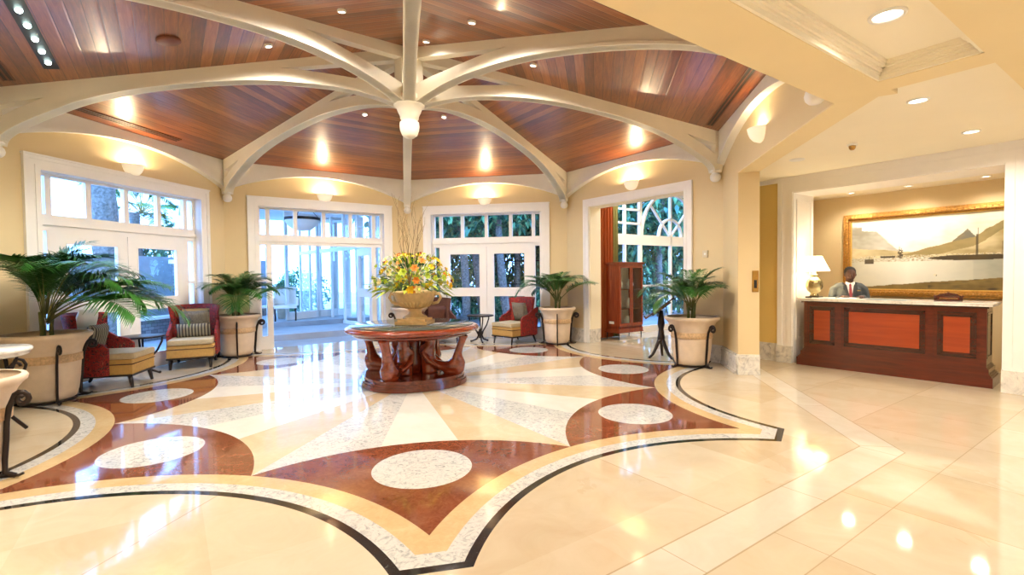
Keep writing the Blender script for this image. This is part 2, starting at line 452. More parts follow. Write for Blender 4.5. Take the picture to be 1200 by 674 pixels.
b = B()                                       # crown moulding round the tray
for i, (w0, z0, z1) in enumerate(((.0, 3.03, 3.065), (.015, 3.065, 3.08), (.03, 3.08, 3.105), (.055, 3.105, 3.12), (.07, 3.12, 3.15))):
    w = w0
    x0, x1, y0, y1 = 5.15, 5.77, -2.5, 1.70
    b.box(x0, x0+w+.02, y0, y1, z0, z1); b.box(x1-w-.02, x1, y0, y1, z0, z1); b.box(x0, x1, y1-w-.02, y1, z0, z1)
b.build('trim_crown', 'ceil', mw=G, kind='structure')

# reception wall and niche
b = B()
b.box(1.42, 2.65, 5.68, 6.36, 0, 3.3).box(5.2, 9.5, 5.68, 6.36, 0, 3.3).box(2.65, 5.2, 5.68, 6.36, 2.86, 3.3)
b.build('wall_reception', 'wally', mw=G, kind='structure')
b = B().box(1.6, 7.2, 7.2, 7.3, 0, 3.2).box(1.5, 1.6, 6.36, 7.3, 0, 3.2).box(7.2, 7.3, 6.36, 7.3, 0, 3.2)
b.build('wall_niche', 'wall', mw=G, kind='structure')
b = B().box(1.6, 7.2, 6.36, 7.3, 2.88, 2.95); b.build('ceiling_niche', 'ceil', mw=G, kind='structure')
def casing(b, x0, x1, zt, y, w, dep=.04, steps=3):
    """stepped door casing around an opening, on the room side (towards -y)"""
    for i in range(steps):
        a = w*(1-i/steps); d = dep*(1 if i == 0 else .55+.2*i); a0 = w*(1-(i+1)/steps)
        b.box(x0-a, x0-a0, y-d, y+.01, 0, zt+a); b.box(x1+a0, x1+a, y-d, y+.01, 0, zt+a)
        b.box(x0-a0, x1+a0, y-d, y+.01, zt+a0, zt+a)
b = B(); casing(b, 2.65, 5.2, 2.86, 5.68, .24)
b.box(2.63, 2.665, 5.66, 6.37, 0, 2.86).box(5.185, 5.22, 5.66, 6.37, 0, 2.86).box(2.65, 5.2, 5.66, 6.37, 2.845, 2.87)
b.box(2.66, 2.68, 5.75, 5.78, .4, 2.75).box(2.66, 2.68, 6.25, 6.28, .4, 2.75).box(2.66, 2.68, 5.75, 6.28, 2.72, 2.75).box(2.66, 2.68, 5.75, 6.28, .4, .43)
b.box(1.3, 9.4, 5.63, 5.69, 3.10, 3.12).box(1.3, 9.4, 5.65, 5.69, 3.05, 3.1)
b.build('trim_reception', 'trim', mw=G, kind='structure')
# portal room beyond facet 2 (frame G: x=d, y=m)
b = B().box(-1.9, -1.75, 5.0, 5.72, 0, 4).box(-1.9, -1.75, 5.72, 11.2, 3.72, 4).box(-1.9, -1.75, 5.72, 11.2, 0, .1)
b.build('wall_garden_room', 'trim', mw=G, kind='structure')
b = B().box(-1.9, 2.6, 11.1, 11.2, 0, 4).box(1.35, 1.42, 5.05, 11.2, 0, 4); b.build('wall_garden_room', 'wall', mw=G, kind='structure')
b = B().box(-1.9, 1.42, 5.05, 11.2, 3.8, 3.95); b.build('ceiling_garden_room', 'ceil', mw=G, kind='structure')
# walls of the lobby out of view
b = B().box(-9.1, 15.7, -12.1, -12, 0, 3.4); b.build('wall_front', 'wall', kind='structure')
b = B().box(-9.1, -9, -12, -4.6, 0, 3.4); b.build('wall_lobby_left', 'wall', kind='structure')
b = B().box(-9.1, OC(7, RI)[0]-.05, -4.72, -4.6, 0, 3.4); b.build('wall_lobby_return', 'wall', kind='structure')
b = B().box(15.5, 15.6, -12, 3, 0, 3.4); b.build('wall_lobby_right', 'wall', kind='structure')

# baseboards (marble)
def bb(b, x0, x1, y, h=.3):
    b.box(x0, x1, y-.03, y+.005, 0, h-.06); b.box(x0, x1, y-.045, y+.005, 0, .05); b.box(x0, x1, y-.04, y+.005, h-.075, h-.03); b.box(x0, x1, y-.02, y+.005, h-.03, h)
nm = {2: 'right', 3: 'back_right', 4: 'back', 5: 'back_left', 6: 'left'}
for j in (2, 3, 4, 5, 6):
    b = B(); e = 1.37 if j == 2 else 1.55
    if j == 6: bb(b, -HW, HW, AP)
    else: bb(b, -HW, -e, AP); bb(b, e, HW, AP)
    b.build('baseboard_'+nm[j], 'base', mw=F(j), kind='structure')
b = B(); bb(b, -HW, -1.06, AP)
b.m = T(-1.06, AP+.15) @ M.Rotation(rad(90), 4, 'Z'); bb(b, -.16, .15, 0); b.m = M.Identity(4)
b.build('baseboard_pier', 'base', mw=F(1), kind='structure')
b = B(); bb(b, 1.42, 2.41, 5.68); bb(b, 5.44, 9.4, 5.68)
b.box(2.41, 2.66, 5.6, 5.7, 0, .28).box(5.19, 5.44, 5.6, 5.7, 0, .28)
b.build('baseboard_reception', 'base', mw=G, kind='structure')
b = B(); b.box(-1.24, -1.2, AP-.02, AP+.3, 0, .3); b.box(1.2, 1.24, AP-.02, AP+.3, 0, .3); b.build('baseboard_portal', 'base', mw=F(2), kind='structure')

# ---- octagonal timber roof
ZW, ZA = 3.85, 4.80
for j in range(8):
    b = B(); e = 1.04; o = AP*e; z = ZW-(ZA-ZW)*(e-1)
    b.add([(0, 0, ZA), (HW*e, o, z), (-HW*e, o, z), (0, 0, ZA+.08), (HW*e, o, z+.08), (-HW*e, o, z+.08)], [(0, 2, 1), (3, 4, 5), (0, 1, 4, 3), (1, 2, 5, 4), (2, 0, 3, 5)])
    b.build('ceiling_dome', 'plank', mw=F(j), kind='structure')
# white arched cornice on every facet
for j in range(8):
    b = B(); top = ZW+.02; pts = []
    z0, zm = 3.30, 3.72; h = zm-z0; c_ = HW-.03; Rr = (c_*c_+h*h)/(2*h)
    for i in range(25):
        x = -c_+2*c_*i/24; pts.append((x, zm-Rr+sqrt(Rr*Rr-x*x)))
    outer = [(-HW+.01, 3.30)]+pts+[(HW-.01, 3.30), (HW-.01, top), (-HW+.01, top)]
    b.prism(outer, AP-.10, AP+.01, plane='xz')
    inner = [(x, z+.07) for x, z in pts]
    b.prism(pts+inner[::-1], AP-.12, AP-.09, plane='xz')
    b.build('trim_cornice', 'arch', mw=F(j), kind='structure')
# ribs
def rib_profile():
    top = lambda r: ZA+.01-(ZA-ZW)/RI*r
    arch = [(.17, 3.98), (.5, 4.08), (.95, 4.16), (1.5, 4.19), (2.0, 4.18), (2.55, 4.12), (3.1, 4.03), (3.55, 3.93), (4.0, 3.79), (4.39, 3.61), (4.7, 3.44), (4.88, 3.3), (4.92, 3.2)]
    # smooth the arch
    P = []
    for i in range(len(arch)-1):
        p0 = arch[max(i-1, 0)]; p1 = arch[i]; p2 = arch[i+1]; p3 = arch[min(i+2, len(arch)-1)]
        for q in range(4):
            t = q/4
            P.append(tuple(.5*((2*p1[a])+(-p0[a]+p2[a])*t+(2*p0[a]-5*p1[a]+4*p2[a]-p3[a])*t*t+(-p0[a]+3*p1[a]-3*p2[a]+p3[a])*t**3) for a in (0, 1)))
    P.append(arch[-1]); outer = P+[(5.06, 3.2), (5.10, 3.4), (5.10, top(5.1)), (.17, top(.17))]
    h1 = [(.2, 4.60), (.2, 4.24), (.5, 4.285), (.95, 4.33), (1.35, 4.365), (1.75, 4.37)]
    h1[-1] = (1.72, 4.37)
    h2 = [(4.42, 3.80), (4.72, 3.64), (4.93, 3.50), (4.95, 3.66)]
    return outer, [h1, h2]
ro, rh = rib_profile()
b = B().prism(ro, -.065, .065, holes=rh, plane='xz')
lowp = [p for p in ro[:len(ro)-4]]
b.prism(lowp+[(x, z+.035) for x, z in lowp[::-1]], -.085, .085, plane='xz')    # bead along the underside
proto = b.build('trim_rib', 'rib', kind='structure')
fb = B().lathe([(0, 3.045), (.05, 3.055), (.078, 3.085), (.088, 3.125), (.078, 3.165), (.055, 3.19), (.06, 3.2), (.085, 3.215), (.085, 3.235), (.07, 3.25), (.0, 3.25)], 20, c=(4.985, 0, 0))
fin = fb.build('ball_finial', 'arch', parent=proto)
for k in range(8):
    o = proto if k == 0 else copy_tree(proto, M.Identity(4)); o.matrix_world = M.Rotation(rad(K(k)), 4, 'Z')
# king post and hub pendant
t = empty('trim_hub', T(0, 0, 0), kind='structure')
b = B(); b.lathe([(.19, 4.0), (.19, 4.78)], 8, smooth=False, a0=rad(22.5), a1=rad(22.5)+2*pi); b.build('king_post', 'rib', t)
b = B(); b.lathe([(0, 4.10), (.23, 4.10), (.235, 4.03), (.22, 4.0), (.215, 3.975), (.19, 3.965), (.165, 3.90), (.135, 3.84), (.13, 3.80), (.115, 3.79), (.115, 3.76), (.135, 3.75), (.14, 3.70), (.135, 3.64), (.11, 3.57), (.06, 3.53), (0, 3.52)], 32)
b.build('pendant', 'rib', t)

# ================================================================ WINDOWS
def win_common(root):
    b = B(); casing(b, -1.35, 1.35, 3.02, AP, .2, .045)
    b.box(-1.56, 1.56, AP-.06, AP+.01, 3.2, 3.225)
    b.build('casing', 'trim', root)
    b = B()                                    # deep lining of the reveal
    b.box(-1.4, -1.35, AP-.01, AP+.3, 0, 3.07).box(1.35, 1.4, AP-.01, AP+.3, 0, 3.07).box(-1.4, 1.4, AP-.01, AP+.3, 3.02, 3.07)
    b.build('reveal', 'trim', root)
YF = AP+.12; YB = AP+.19                       # frame depth range
def transom(root):
    b = B(); z0, z1 = 2.45, 2.98
    b.box(-1.35, 1.35, YF, YB, 2.22, z0).box(-1.35, 1.35, YF, YB, z1, 3.03)
    xs = [(-1.36, -1.30), (-1.19, -1.11), (-.64, -.56), (-.04, .04), (.56, .64), (1.11, 1.19), (1.30, 1.36)]
    for a, c in xs: b.box(a, c, YF, YB, z0, z1)
    b.box(-1.35, 1.35, YF-.03, YB+.02, 2.30, 2.37)
    b.build('transom_frame', 'trim', root)
    for i in range(len(xs)-1):
        B().box(xs[i][1]-.01, xs[i+1][0]+.01, YF+.03, YF+.036, z0-.01, z1+.01).build('transom_pane', 'glass', root)
def sidelight(root, s):
    b = B(); x0, x1 = sorted((s*1.35, s*1.30)); b.box(x0, x1, YF, YB, 0, 2.23)
    x0, x1 = sorted((s*1.19, s*1.10)); b.box(x0, x1, YF, YB, 0, 2.23)
    x0, x1 = sorted((s*1.31, s*1.18)); b.box(x0, x1, YF, YB, 0, .28).box(x0, x1, YF, YB, 1.44, 1.49)
    b.build('sidelight_frame', 'trim', root)
    B().box(x0, x1, YF+.03, YF+.036, .27, 2.23).build('sidelight_pane', 'glass', root)
def leaf(root, x0, x1, mw=None):
    """door leaf with two panes, in the frame plane"""
    e = empty('door_leaf', M.Identity(4)); e.parent = root
    if mw is not None: e.matrix_local = mw
    b = B(); st = .16; y0, y1 = YF, YB-.02
    b.box(x0, x0+st, y0, y1, .01, 2.22).box(x1-st, x1, y0, y1, .01, 2.22)
    for a, c in ((.01, .26), (1.03, 1.21), (2.06, 2.22)): b.box(x0+st, x1-st, y0, y1, a, c)
    for a, c in ((.26, 1.03), (1.21, 2.06)):
        for q in (x0+st, x1-st-.015): b.box(q, q+.015, y0-.006, y1, a, c)
        for q in (a, c-.015): b.box(x0+st, x1-st, y0-.006, y1, q, q+.015)
    b.build('leaf_frame', 'trim', e)
    for a, c in ((.26, 1.03), (1.21, 2.06)): B().box(x0+st-.01, x1-st+.01, y0+.02, y0+.026, a-.01, c+.01).build('pane', 'glass', e)
    return e
for n_, j in ((1, 5), (2, 3)):
    root = empty('window_%d' % n_, F(j), kind='structure')
    win_common(root); transom(root)
    for s in (-1, 1): sidelight(root, s)
    leaf(root, -1.10, -.005); leaf(root, .005, 1.10)
root = empty('door_1', F(4), kind='structure')
win_common(root); transom(root)
for s in (-1, 1): sidelight(root, s)
# both leaves swung outward through a right angle about their outer edges
def hinge(x, y, a): return M.Translation((x, y, 0)) @ M.Rotation(a, 4, 'Z') @ M.Translation((-x, -y, 0))
leaf(root, -1.08, -.03, hinge(-1.08, YF, rad(86))); leaf(root, .03, 1.08, hinge(1.08, YF, rad(-88)))
# portal to the garden room: casing and lining
b = B(); casing(b, -1.22, 1.22, 3.01, AP, .17, .045); b.build('trim_portal', 'trim', mw=F(2), kind='structure')
b = B().box(-1.24, -1.2, AP, AP+.32, .3, 3.01).box(1.2, 1.24, AP, AP+.32, .3, 3.01).box(-1.24, 1.24, AP, AP+.32, 2.995, 3.03)
b.build('trim_portal_lining', 'ceil', mw=F(2), kind='structure')

# garden-room window wall: plane d = -1.75, m from 5.7 to 11
root = empty('window_3', G, kind='structure')
b = B(); xw0, xw1 = -1.84, -1.76
def vbar(m, z0, z1, w=.05): b.box(xw0, xw1, m-w/2, m+w/2, z0, z1)
def hbar(m0, m1, z, w=.05): b.box(xw0, xw1, m0, m1, z-w/2, z+w/2)
hbar(5.72, 11.1, 2.39, .26); hbar(5.72, 11.1, 3.68, .12); hbar(5.72, 11.1, .08, .16)
for m_ in (5.78, 6.03, 6.5, 7.08, 8.31, 9.54, 9.62, 10.3): vbar(m_, 0, 3.7, .09 if m_ in (7.08, 9.54) else .055)
for z_ in (2.8, 3.15): hbar(5.72, 7.08, z_)
hbar(5.72, 7.08, 1.2, .06); hbar(7.1, 9.54, 1.2, .05)
def arc(cm, cz, r, w=.055, n=28):
    pts = [(cm+(r+w/2)*cos(pi*i/n), cz+(r+w/2)*sin(pi*i/n)) for i in range(n+1)]+[(cm+(r-w/2)*cos(pi*i/n), cz+(r-w/2)*sin(pi*i/n)) for i in range(n, -1, -1)]
    b.prism(pts, xw0, xw1, plane='yz')
arc(8.31, 2.5, 1.17); arc(8.31, 2.5, .48)
for a_ in (45, 135):
    c_, s_ = cos(rad(a_)), sin(rad(a_)); w = .022
    b.prism([(8.31+w*s_, 2.5-w*c_), (8.31+1.17*c_+w*s_, 2.5+1.17*s_-w*c_), (8.31+1.17*c_-w*s_, 2.5+1.17*s_+w*c_), (8.31-w*s_, 2.5+w*c_)], xw0+.01, xw1-.01, plane='yz')
b.build('window_frame', 'trim', root)
B().box(-1.802, -1.796, 5.72, 11.1, .1, 3.7).build('pane', 'glass', root)

# ================================================================ FURNITURE
# --- centre table
root = empty('round_table', T(0, 0, 0, rad(-17)), 'large round mahogany table on carved curved legs in the middle of the star floor', 'table')
b = B().lathe([(0, .735), (.84, .735), (.90, .74), (.93, .75), (.955, .77), (.96, .79), (.945, .812), (.92, .822), (.90, .83), (0, .83)], 64); b.build('tabletop', 'tablewood', root)
b = B().lathe([(.0, .68), (.78, .68), (.84, .70), (.86, .72), (.86, .735), (0, .735)], 64); b.build('apron', 'plinthwood', root)
b = B().lathe([(0, .829), (.875, .829), (.88, .836), (.875, .841), (0, .841)], 64); b.build('glass_top', 'tableglass', root, label='dark glass inset')
b = B()
lob_ = []
for i in range(96):
    a = 2*pi*i/96; r = .735+.045*abs(cos(2*a))**2; lob_.append((r*cos(a), r*sin(a)))
b.prism(lob_, 0, .10); b.prism([(x*.965, y*.965) for x, y in lob_], .10, .145); b.prism([(x*1.02, y*1.02) for x, y in lob_], .012, .07)
b.build('plinth', 'plinthwood', root)
def leg_mesh():
    b = B()
    b.tube([(.80, 0, .70), (.775, 0, .62), (.735, 0, .52), (.705, 0, .42), (.69, 0, .33), (.64, 0, .25), (.5, 0, .235), (.36, 0, .26), (.24, 0, .30)], [.085, .072, .068, .082, .105, .125, .10, .09, .11], 14, flat=.75, up=(0, 1, 0))
    b.tube([(.71, 0, .42), (.73, 0, .31), (.70, 0, .22), (.66, 0, .16)], [.05, .085, .10, .09], 12, up=(0, 1, 0))
    b.tube([(.26, 0, .14), (.25, 0, .3), (.23, 0, .42), (.26, 0, .54), (.29, 0, .64), (.3, 0, .7)], [.12, .115, .10, .085, .075, .07], 12, up=(0, 1, 0))
    b.ball((.22, 0, .45), .13, sc=(1, .8, 1)); b.ball((.68, 0, .27), .125, sc=(1, .95, .95)); b.ball((.62, 0, .17), .12, sc=(1.2, .9, .5))
    for s in (-1, 1):
        b.tube([(.30, s*.06, .55), (.22, s*.10, .44), (.30, s*.12, .33), (.45, s*.10, .25)], [.03, .045, .045, .02], 8)
    return b
lg = leg_mesh().build('leg', 'tablewood', root)
md = lg.modifiers.new('r', 'REMESH'); md.mode = 'VOXEL'; md.voxel_size = .013; md.use_smooth_shade = True
md = lg.modifiers.new('s', 'SMOOTH'); md.iterations = 4; md.factor = .5
for q in range(1, 4):
    c = lg.copy(); C.objects.link(c); c.parent = root; c.matrix_local = M.Rotation(q*pi/2, 4, 'Z')
lg.matrix_local = M.Identity(4)
B().lathe([(0, .14), (.15, .14), (.14, .3), (.10, .5), (.12, .7), (0, .7)], 16).build('core_post', 'plinthwood', root)
# --- urn on it
ux, uy = .03, .03
root = empty('stone_urn', T(ux, uy, .841, rad(-6)) @ M.Diagonal((.86, .86, 1, 1)), 'cream carved stone urn holding flowers on the centre table', 'urn')
B().box(-.27, .27, -.27, .27, 0, .045, bev=.008).box(-.235, .235, -.235, .235, .045, .075, bev=.008).build('foot_slab', 'urn', root)
prof = [(0, .075), (.21, .075), (.20, .10), (.165, .115), (.12, .14), (.105, .18), (.115, .20), (.13, .21), (.125, .225), (.16, .235), (.25, .27), (.31, .33), (.335, .39), (.34, .42), (.36, .44), (.375, .455), (.37, .47), (.34, .475), (.32, .45), (.29, .38), (0, .36)]
b = B().lathe(prof, 40)
for i in range(28):
    a = 2*pi*i/28; b.tube([(.15*cos(a), .15*sin(a), .23), (.24*cos(a), .24*sin(a), .265), (.305*cos(a), .305*sin(a), .325)], [.012, .02, .014], 6)
b.build('bowl', 'urn', root)
for s in (-1, 1):
    b = B().tube([(s*.33, 0, .42), (s*.42, 0, .44), (s*.45, 0, .38), (s*.40, 0, .31), (s*.30, 0, .29)], [.022, .024, .024, .022, .02], 8); b.build('handle', 'urn', root)
# --- flowers
root = empty('flower_arrangement', T(ux-.03, uy, 1.30), 'tall bouquet of yellow, orange and lime flowers with bare twigs in the stone urn', 'flowers')
rng = random.Random(3)
b = B()
def leafquad(b, p, d, L, w, droop=.3, mat=None):
    d = V(d).normalized(); s_ = d.cross(V((0, 0, 1)))
    if s_.length < .05: s_ = V((1, 0, 0))
    s_.normalize(); p = V(p); m1 = p+d*L*.5; m1.z += 0; e = p+d*L; e.z -= L*droop
    b.add([p[:], (m1-s_*w/2)[:], e[:], (m1+s_*w/2)[:]], [(0, 1, 2, 3)], mat, True)
for i in range(900):
    a = rng.uniform(0, 2*pi); u = rng.uniform(-.25, 1); q = sqrt(max(0, 1-u*u))
    rr = rng.uniform(.55, 1.0)
    p = (cos(a)*q*.57*rr, sin(a)*q*.57*rr, .12+u*.42*rr)
    d = V((cos(a)*q, sin(a)*q, u*.8+rng.uniform(-.2, .4))); leafquad(b, p, d, rng.uniform(.07, .16), rng.uniform(.015, .04), rng.uniform(0, .5), 0 if rng.random() < .6 else 1)
for i in range(26):
    a = rng.uniform(0, 2*pi); p = (cos(a)*.4, sin(a)*.4, rng.uniform(.0, .1)); leafquad(b, p, (cos(a), sin(a), rng.uniform(-.2, .3)), rng.uniform(.2, .32), .07, .3, 1)
b.build('foliage', ['green', FL['lime']], root, kind='stuff')
def blossom(n, r):
    b = B()
    for ring, (cnt, el, rr) in enumerate(((6, .35, 1), (5, 1.0, .7))):
        for q in range(cnt):
            a = 2*pi*(q+.5*ring)/cnt; d = V((cos(a)*cos(el), sin(a)*cos(el), sin(el))); s_ = V((-sin(a), cos(a), 0))
            L = r*rr; b.add([(0, 0, 0), (d*L*.6-s_*L*.32)[:], (d*L+V((0, 0, -L*.1)))[:], (d*L*.6+s_*L*.32)[:]], [(0, 1, 2, 3)])
    b.ball((0, 0, r*.1), r*.2, 6, 4)
    o = b.build('blossom', FL[n], root); o['label'] = n+' blossom'; return o
protos = {n: blossom(n, .056) for n in FL}
names = ['yellow', 'lime', 'yellow', 'orange', 'yellow', 'lime', 'red', 'yellow', 'cream', 'lime', 'yellow', 'orange', 'lime']
first = set()
for i in range(96):
    n = names[i % len(names)]
    while True:
        a = rng.uniform(0, 2*pi); u = rng.uniform(-.2, .98)
        q = sqrt(1-u*u)
        if True: break
    rr = rng.uniform(.88, 1.08); d = V((cos(a)*q, sin(a)*q, u))
    p = V((d.x*.57*rr, d.y*.57*rr, .13+u*.43*rr))
    if n not in first: o = protos[n]; first.add(n)
    else: o = protos[n].copy(); C.objects.link(o); o.parent = root
    o.matrix_local = M.Translation(p) @ d.to_track_quat('Z', 'Y').to_matrix().to_4x4() @ M.Scale(rng.uniform(.8, 1.25), 4)
for i in range(13):
    a = rng.uniform(0, 2*pi); sp = rng.uniform(.05, .4); hgt = rng.uniform(.85, 1.4)
    P = []
    for q in range(10):
        t_ = q/9; P.append((cos(a)*sp*t_+.05*sin(7*t_+i)*t_-.05, sin(a)*sp*t_+.05*cos(6*t_+2*i)*t_, .1+hgt*t_))
    b = B().tube(P, [.006*(1-.7*q/9) for q in range(10)], 5)
    for q in (5, 7):
        p = P[q]; b.tube([p, (p[0]+.06*cos(i), p[1]+.05, p[2]+.14), (p[0]+.05*cos(i+1), p[1]+.06, p[2]+.26)], [.0035, .0025, .0015], 4)
    b.build('twig', 'twig', root)

# --- potted palms
def frond_mesh(L, seed, droop=1.0, lw=.03, ll=.34, start=.3):
    rg = random.Random(seed); b = B(); n = 22; P = []; p = V((0, 0, 0)); el = rad(62)
    for i in range(n+1):
        P.append(p.copy()); t_ = i/n; e = el-droop*rad(92)*t_**1.6; p = p+V((cos(e), 0, sin(e)))*L/n
    b.tube([q[:] for q in P], [.011*(1-.8*i/n) for i in range(n+1)], 5, mat=1)
    m = 40
    for i in range(m):
        t_ = start+(1-start)*i/(m-1); f = t_*n; k = min(int(f), n-1); q = P[k].lerp(P[k+1], f-k); d = (P[k+1]-P[k]).normalized()
        l = ll*(.45+1.0*sin(pi*min(1, (t_-start)/(1-start)*.80+.17)))*rg.uniform(.85, 1.1)
        for s in (-1, 1):
            up = d.cross(V((0, 1, 0))); up = -up if up.z < 0 else up
            dr = (d*.75+V((0, s, 0))*.85+up*.22).normalized(); side = d.cross(dr).normalized().cross(dr)
            A = q; vs = []; cur = A.copy(); dd = dr.copy()
            W = [lw*.5, lw, lw*.85, .002]
            for g in range(4):
                sd = dd.cross(V((0, 0, 1))); sd = sd.normalized() if sd.length > .05 else V((1, 0, 0))
                vs += [(cur-sd*W[g]/2)[:], (cur+sd*W[g]/2)[:]]
                cur = cur+dd*l/3; dd = (dd+V((0, 0, -.30*rg.uniform(.4, 1.6)))).normalized()
            b.add(vs, [(0, 1, 3, 2), (2, 3, 5, 4), (4, 5, 7, 6)], 0, True)
    return b
def frond_data(L, droop, lw, ll, mats):
    out = []
    for s in range(3):
        o = frond_mesh(L, s+5, droop*(.62+.28*s), lw, ll).build('frond', mats); out.append(o.data); C.objects.unlink(o); bpy.data.objects.remove(o)
    return out
FD = frond_data(1.15, 1.02, .017, .31, ['green', 'stem']); FDb = frond_data(1.45, 1.02, .022, .42, ['green', 'stem'])
def palm(x, y, z, label, data, n, stem_h, seed, spread=1.0, phase=0, scl=1.0, azs=None):
    rg = random.Random(seed)
    root = empty('potted_palm', T(x, y, z), label, 'plant', 'feathery palms in the stone planters')
    for i in range(3):
        a = 2*pi*i/3+seed; B().tube([(.05*cos(a), .05*sin(a), -.08), (.055*cos(a), .055*sin(a), stem_h*.5), (.08*cos(a), .08*sin(a), stem_h)], [.028, .022, .014], 7).build('trunk', 'stem', root)
    def reach_of(a):                                       # how far a leaf can go before it meets a wall
        best = 9
        for j in (2, 3, 4, 5, 6):
            for off in (-.35, 0, .35):
                nn = V((cos(rad(N(j))), sin(rad(N(j))))); q = nn.dot(V((cos(a+off), sin(a+off))))
                if q > .05: best = min(best, (AP-.02-nn.dot(V((x, y))))/q)
        return best
    for i in range(n):
        a = phase+i*2.399963
        tt_ = i/n; o = bpy.data.objects.new('frond', data[i % 3]); C.objects.link(o); o.parent = root
        tilt = -rad(26)+rad(52)*tt_*spread + rg.uniform(-.1, .1)
        s_ = scl*(.74+.36*tt_)*rg.uniform(.9, 1.08)
        ext = s_*(.95 if data is FD else 1.2)
        if reach_of(a) < ext*.8 and i % 3 != 0: a += pi+rg.uniform(-.7, .7)   # most leaves lean into the room
        reach = reach_of(a)
        if reach < ext:
            k_ = max(0, min(1, (reach-.2)/(ext-.2))); tilt = min(tilt, -rad(34)+rad(24)*k_); s_ *= .36+.58*k_
        hh = stem_h*(.55+.4*rg.random()); vv = [v.co.copy() for v in list(data[i % 3].vertices)[::6]]
        for attempt in range(14):
            ml = M.Translation((.03*cos(a), .03*sin(a), hh)) @ M.Rotation(a, 4, 'Z') @ M.Rotation(tilt, 4, 'Y') @ M.Scale(s_, 4)
            over = 0
            for v in vv:
                p = ml @ v; px, py = p.x+x, p.y+y
                for j in (1, 2, 3, 4, 5, 6):
                    if j == 1 and (px*sin(rad(N(1)))-py*cos(rad(N(1)))) > -1.0: continue
                    over = max(over, px*cos(rad(N(j)))+py*sin(rad(N(j)))-(AP+(.0 if j in (1, 6) else .01)))
            if over <= 0: break
            s_ *= .9; tilt -= rad(2)
        o.matrix_local = ml
    return root
def pot_profile(R, H):
    k = R/.43; h = H/.82
    return [(0, 0), (.235*k, 0), (.262*k, .02*h), (.285*k, .10*h), (.302*k, .25*h), (.313*k, .42*h), (.322*k, .56*h), (.335*k, .62*h), (.352*k, .665*h), (.375*k, .71*h), (.40*k, .745*h), (.43*k, .77*h), (.437*k, .80*h), (.425*k, .82*h), (.39*k, .82*h), (.365*k, .79*h), (.34*k, .74*h), (0, .74*h)]
def planter(x, y, R, H, rz, label, legs=(0, 90, 180, 270)):
    root = empty('stone_planter', T(x, y, 0, rz), label, 'planter', 'stone planters in wrought iron stands')
    z0 = .035; P = [(r, z+z0) for r, z in pot_profile(R, H-z0)]
    B().lathe(P[:-3]+[(P[-1][0], P[-1][1])][:0], 48).build('pot_body', 'pot', root)
    B().lathe([(P[6][0]+.002, P[6][1]-.10), (P[6][0]+.008, P[6][1]-.095), (P[6][0]+.008, P[6][1]-.01), (P[6][0]+.002, P[6][1])], 48).build('carved_band', 'potband', root)
    B().lathe([(0, P[-1][1]+.02), (P[-2][0]+.01, P[-1][1])], 32).build('soil', 'soil', root)
    st = empty('iron_stand', M.Identity(4)); st.parent = root
    k = R/.43; h = (H-z0)/.82
    b = B(); rr = .245*k+.02
    b.tube([(rr*cos(2*pi*i/32), rr*sin(2*pi*i/32), .022) for i in range(33)], .012, 6, cap=False); b.build('ring', 'iron', st)
    for a in legs:
        pts = [(.45*k+.07*k, 0, .0+.015)]
        pts = [(.33*k+.05, 0, .02), (.29*k+.02, 0, .05), (.298*k+.014, 0, .16*h), (.313*k+.014, 0, .32*h), (.322*k+.014, 0, .48*h), (.335*k+.02, 0, .60*h), (.35*k+.03, 0, .66*h)]
        cx, cz, r0 = .35*k+.03+.06, .665*h, .06
        for q in range(1, 15):
            an = pi-q*2*pi/10; rq = r0*(1-q/20); pts.append((cx+rq*cos(an), 0, cz+rq*sin(an)))
        b = B().tube(pts, .014, 7, up=(0, 1, 0), flat=1.5)
        b.tube([(.25*k+.02, 0, .02), (.34*k+.06, 0, .02), (.34*k+.09, 0, .035)], .012, 6)
        b.m = M.Identity(4)
        o = b.build('leg', 'iron', st); o.matrix_local = M.Rotation(rad(a), 4, 'Z')
    return root
A = 'pale stone planter in iron stand '
def cor(k, r): return pol(r, K(k))
spots = {2: (4.42, .95), 3: (2.44, 3.62), 4: cor(4, 4.35), 5: (-3.93, 2.40)}
planter(*spots[2], .43, .82, rad(25), A+'against the wall left of the reception hall pier')
planter(*spots[3], .40, .81, rad(-95), A+'between the garden windows and the portal')
planter(*spots[4], .42, .81, rad(30), A+'half hidden behind the flower urn on the centre table')
planter(*spots[5], .43, .82, rad(-60), A+'between camel armchair and entrance doors')
planter(-4.44, -.97, .455, .87, rad(-32), 'largest pale stone planter with iron stand, at the left beside the red armchair')
planter(-2.78, -3.45, .40, .80, rad(-75), 'pale stone planter cut off by the left edge, nearest the camera')
palm(*spots[2], .74, 'feathery palm in the planter left of the reception hall pier', FD, 20, .30, 1, phase=.5, scl=.80)
palm(*spots[3], .73, 'feathery palm in the planter between the garden windows and portal', FD, 20, .32, 4, phase=.1, scl=.86)
palm(*spots[4], .73, 'feathery palm mostly hidden behind the bouquet on the centre table', FD, 12, .22, 3, phase=1.5, scl=.74)
palm(*spots[5], .74, 'feathery palm in the planter beside the striped-cushion armchair', FD, 22, .32, 6, phase=1.2, scl=.90)
palm(-4.44, -.97, .78, 'biggest feathery palm, arching over the red armchair at the left', FDb, 26, .36, 9, spread=1.1, phase=.3, scl=.98)

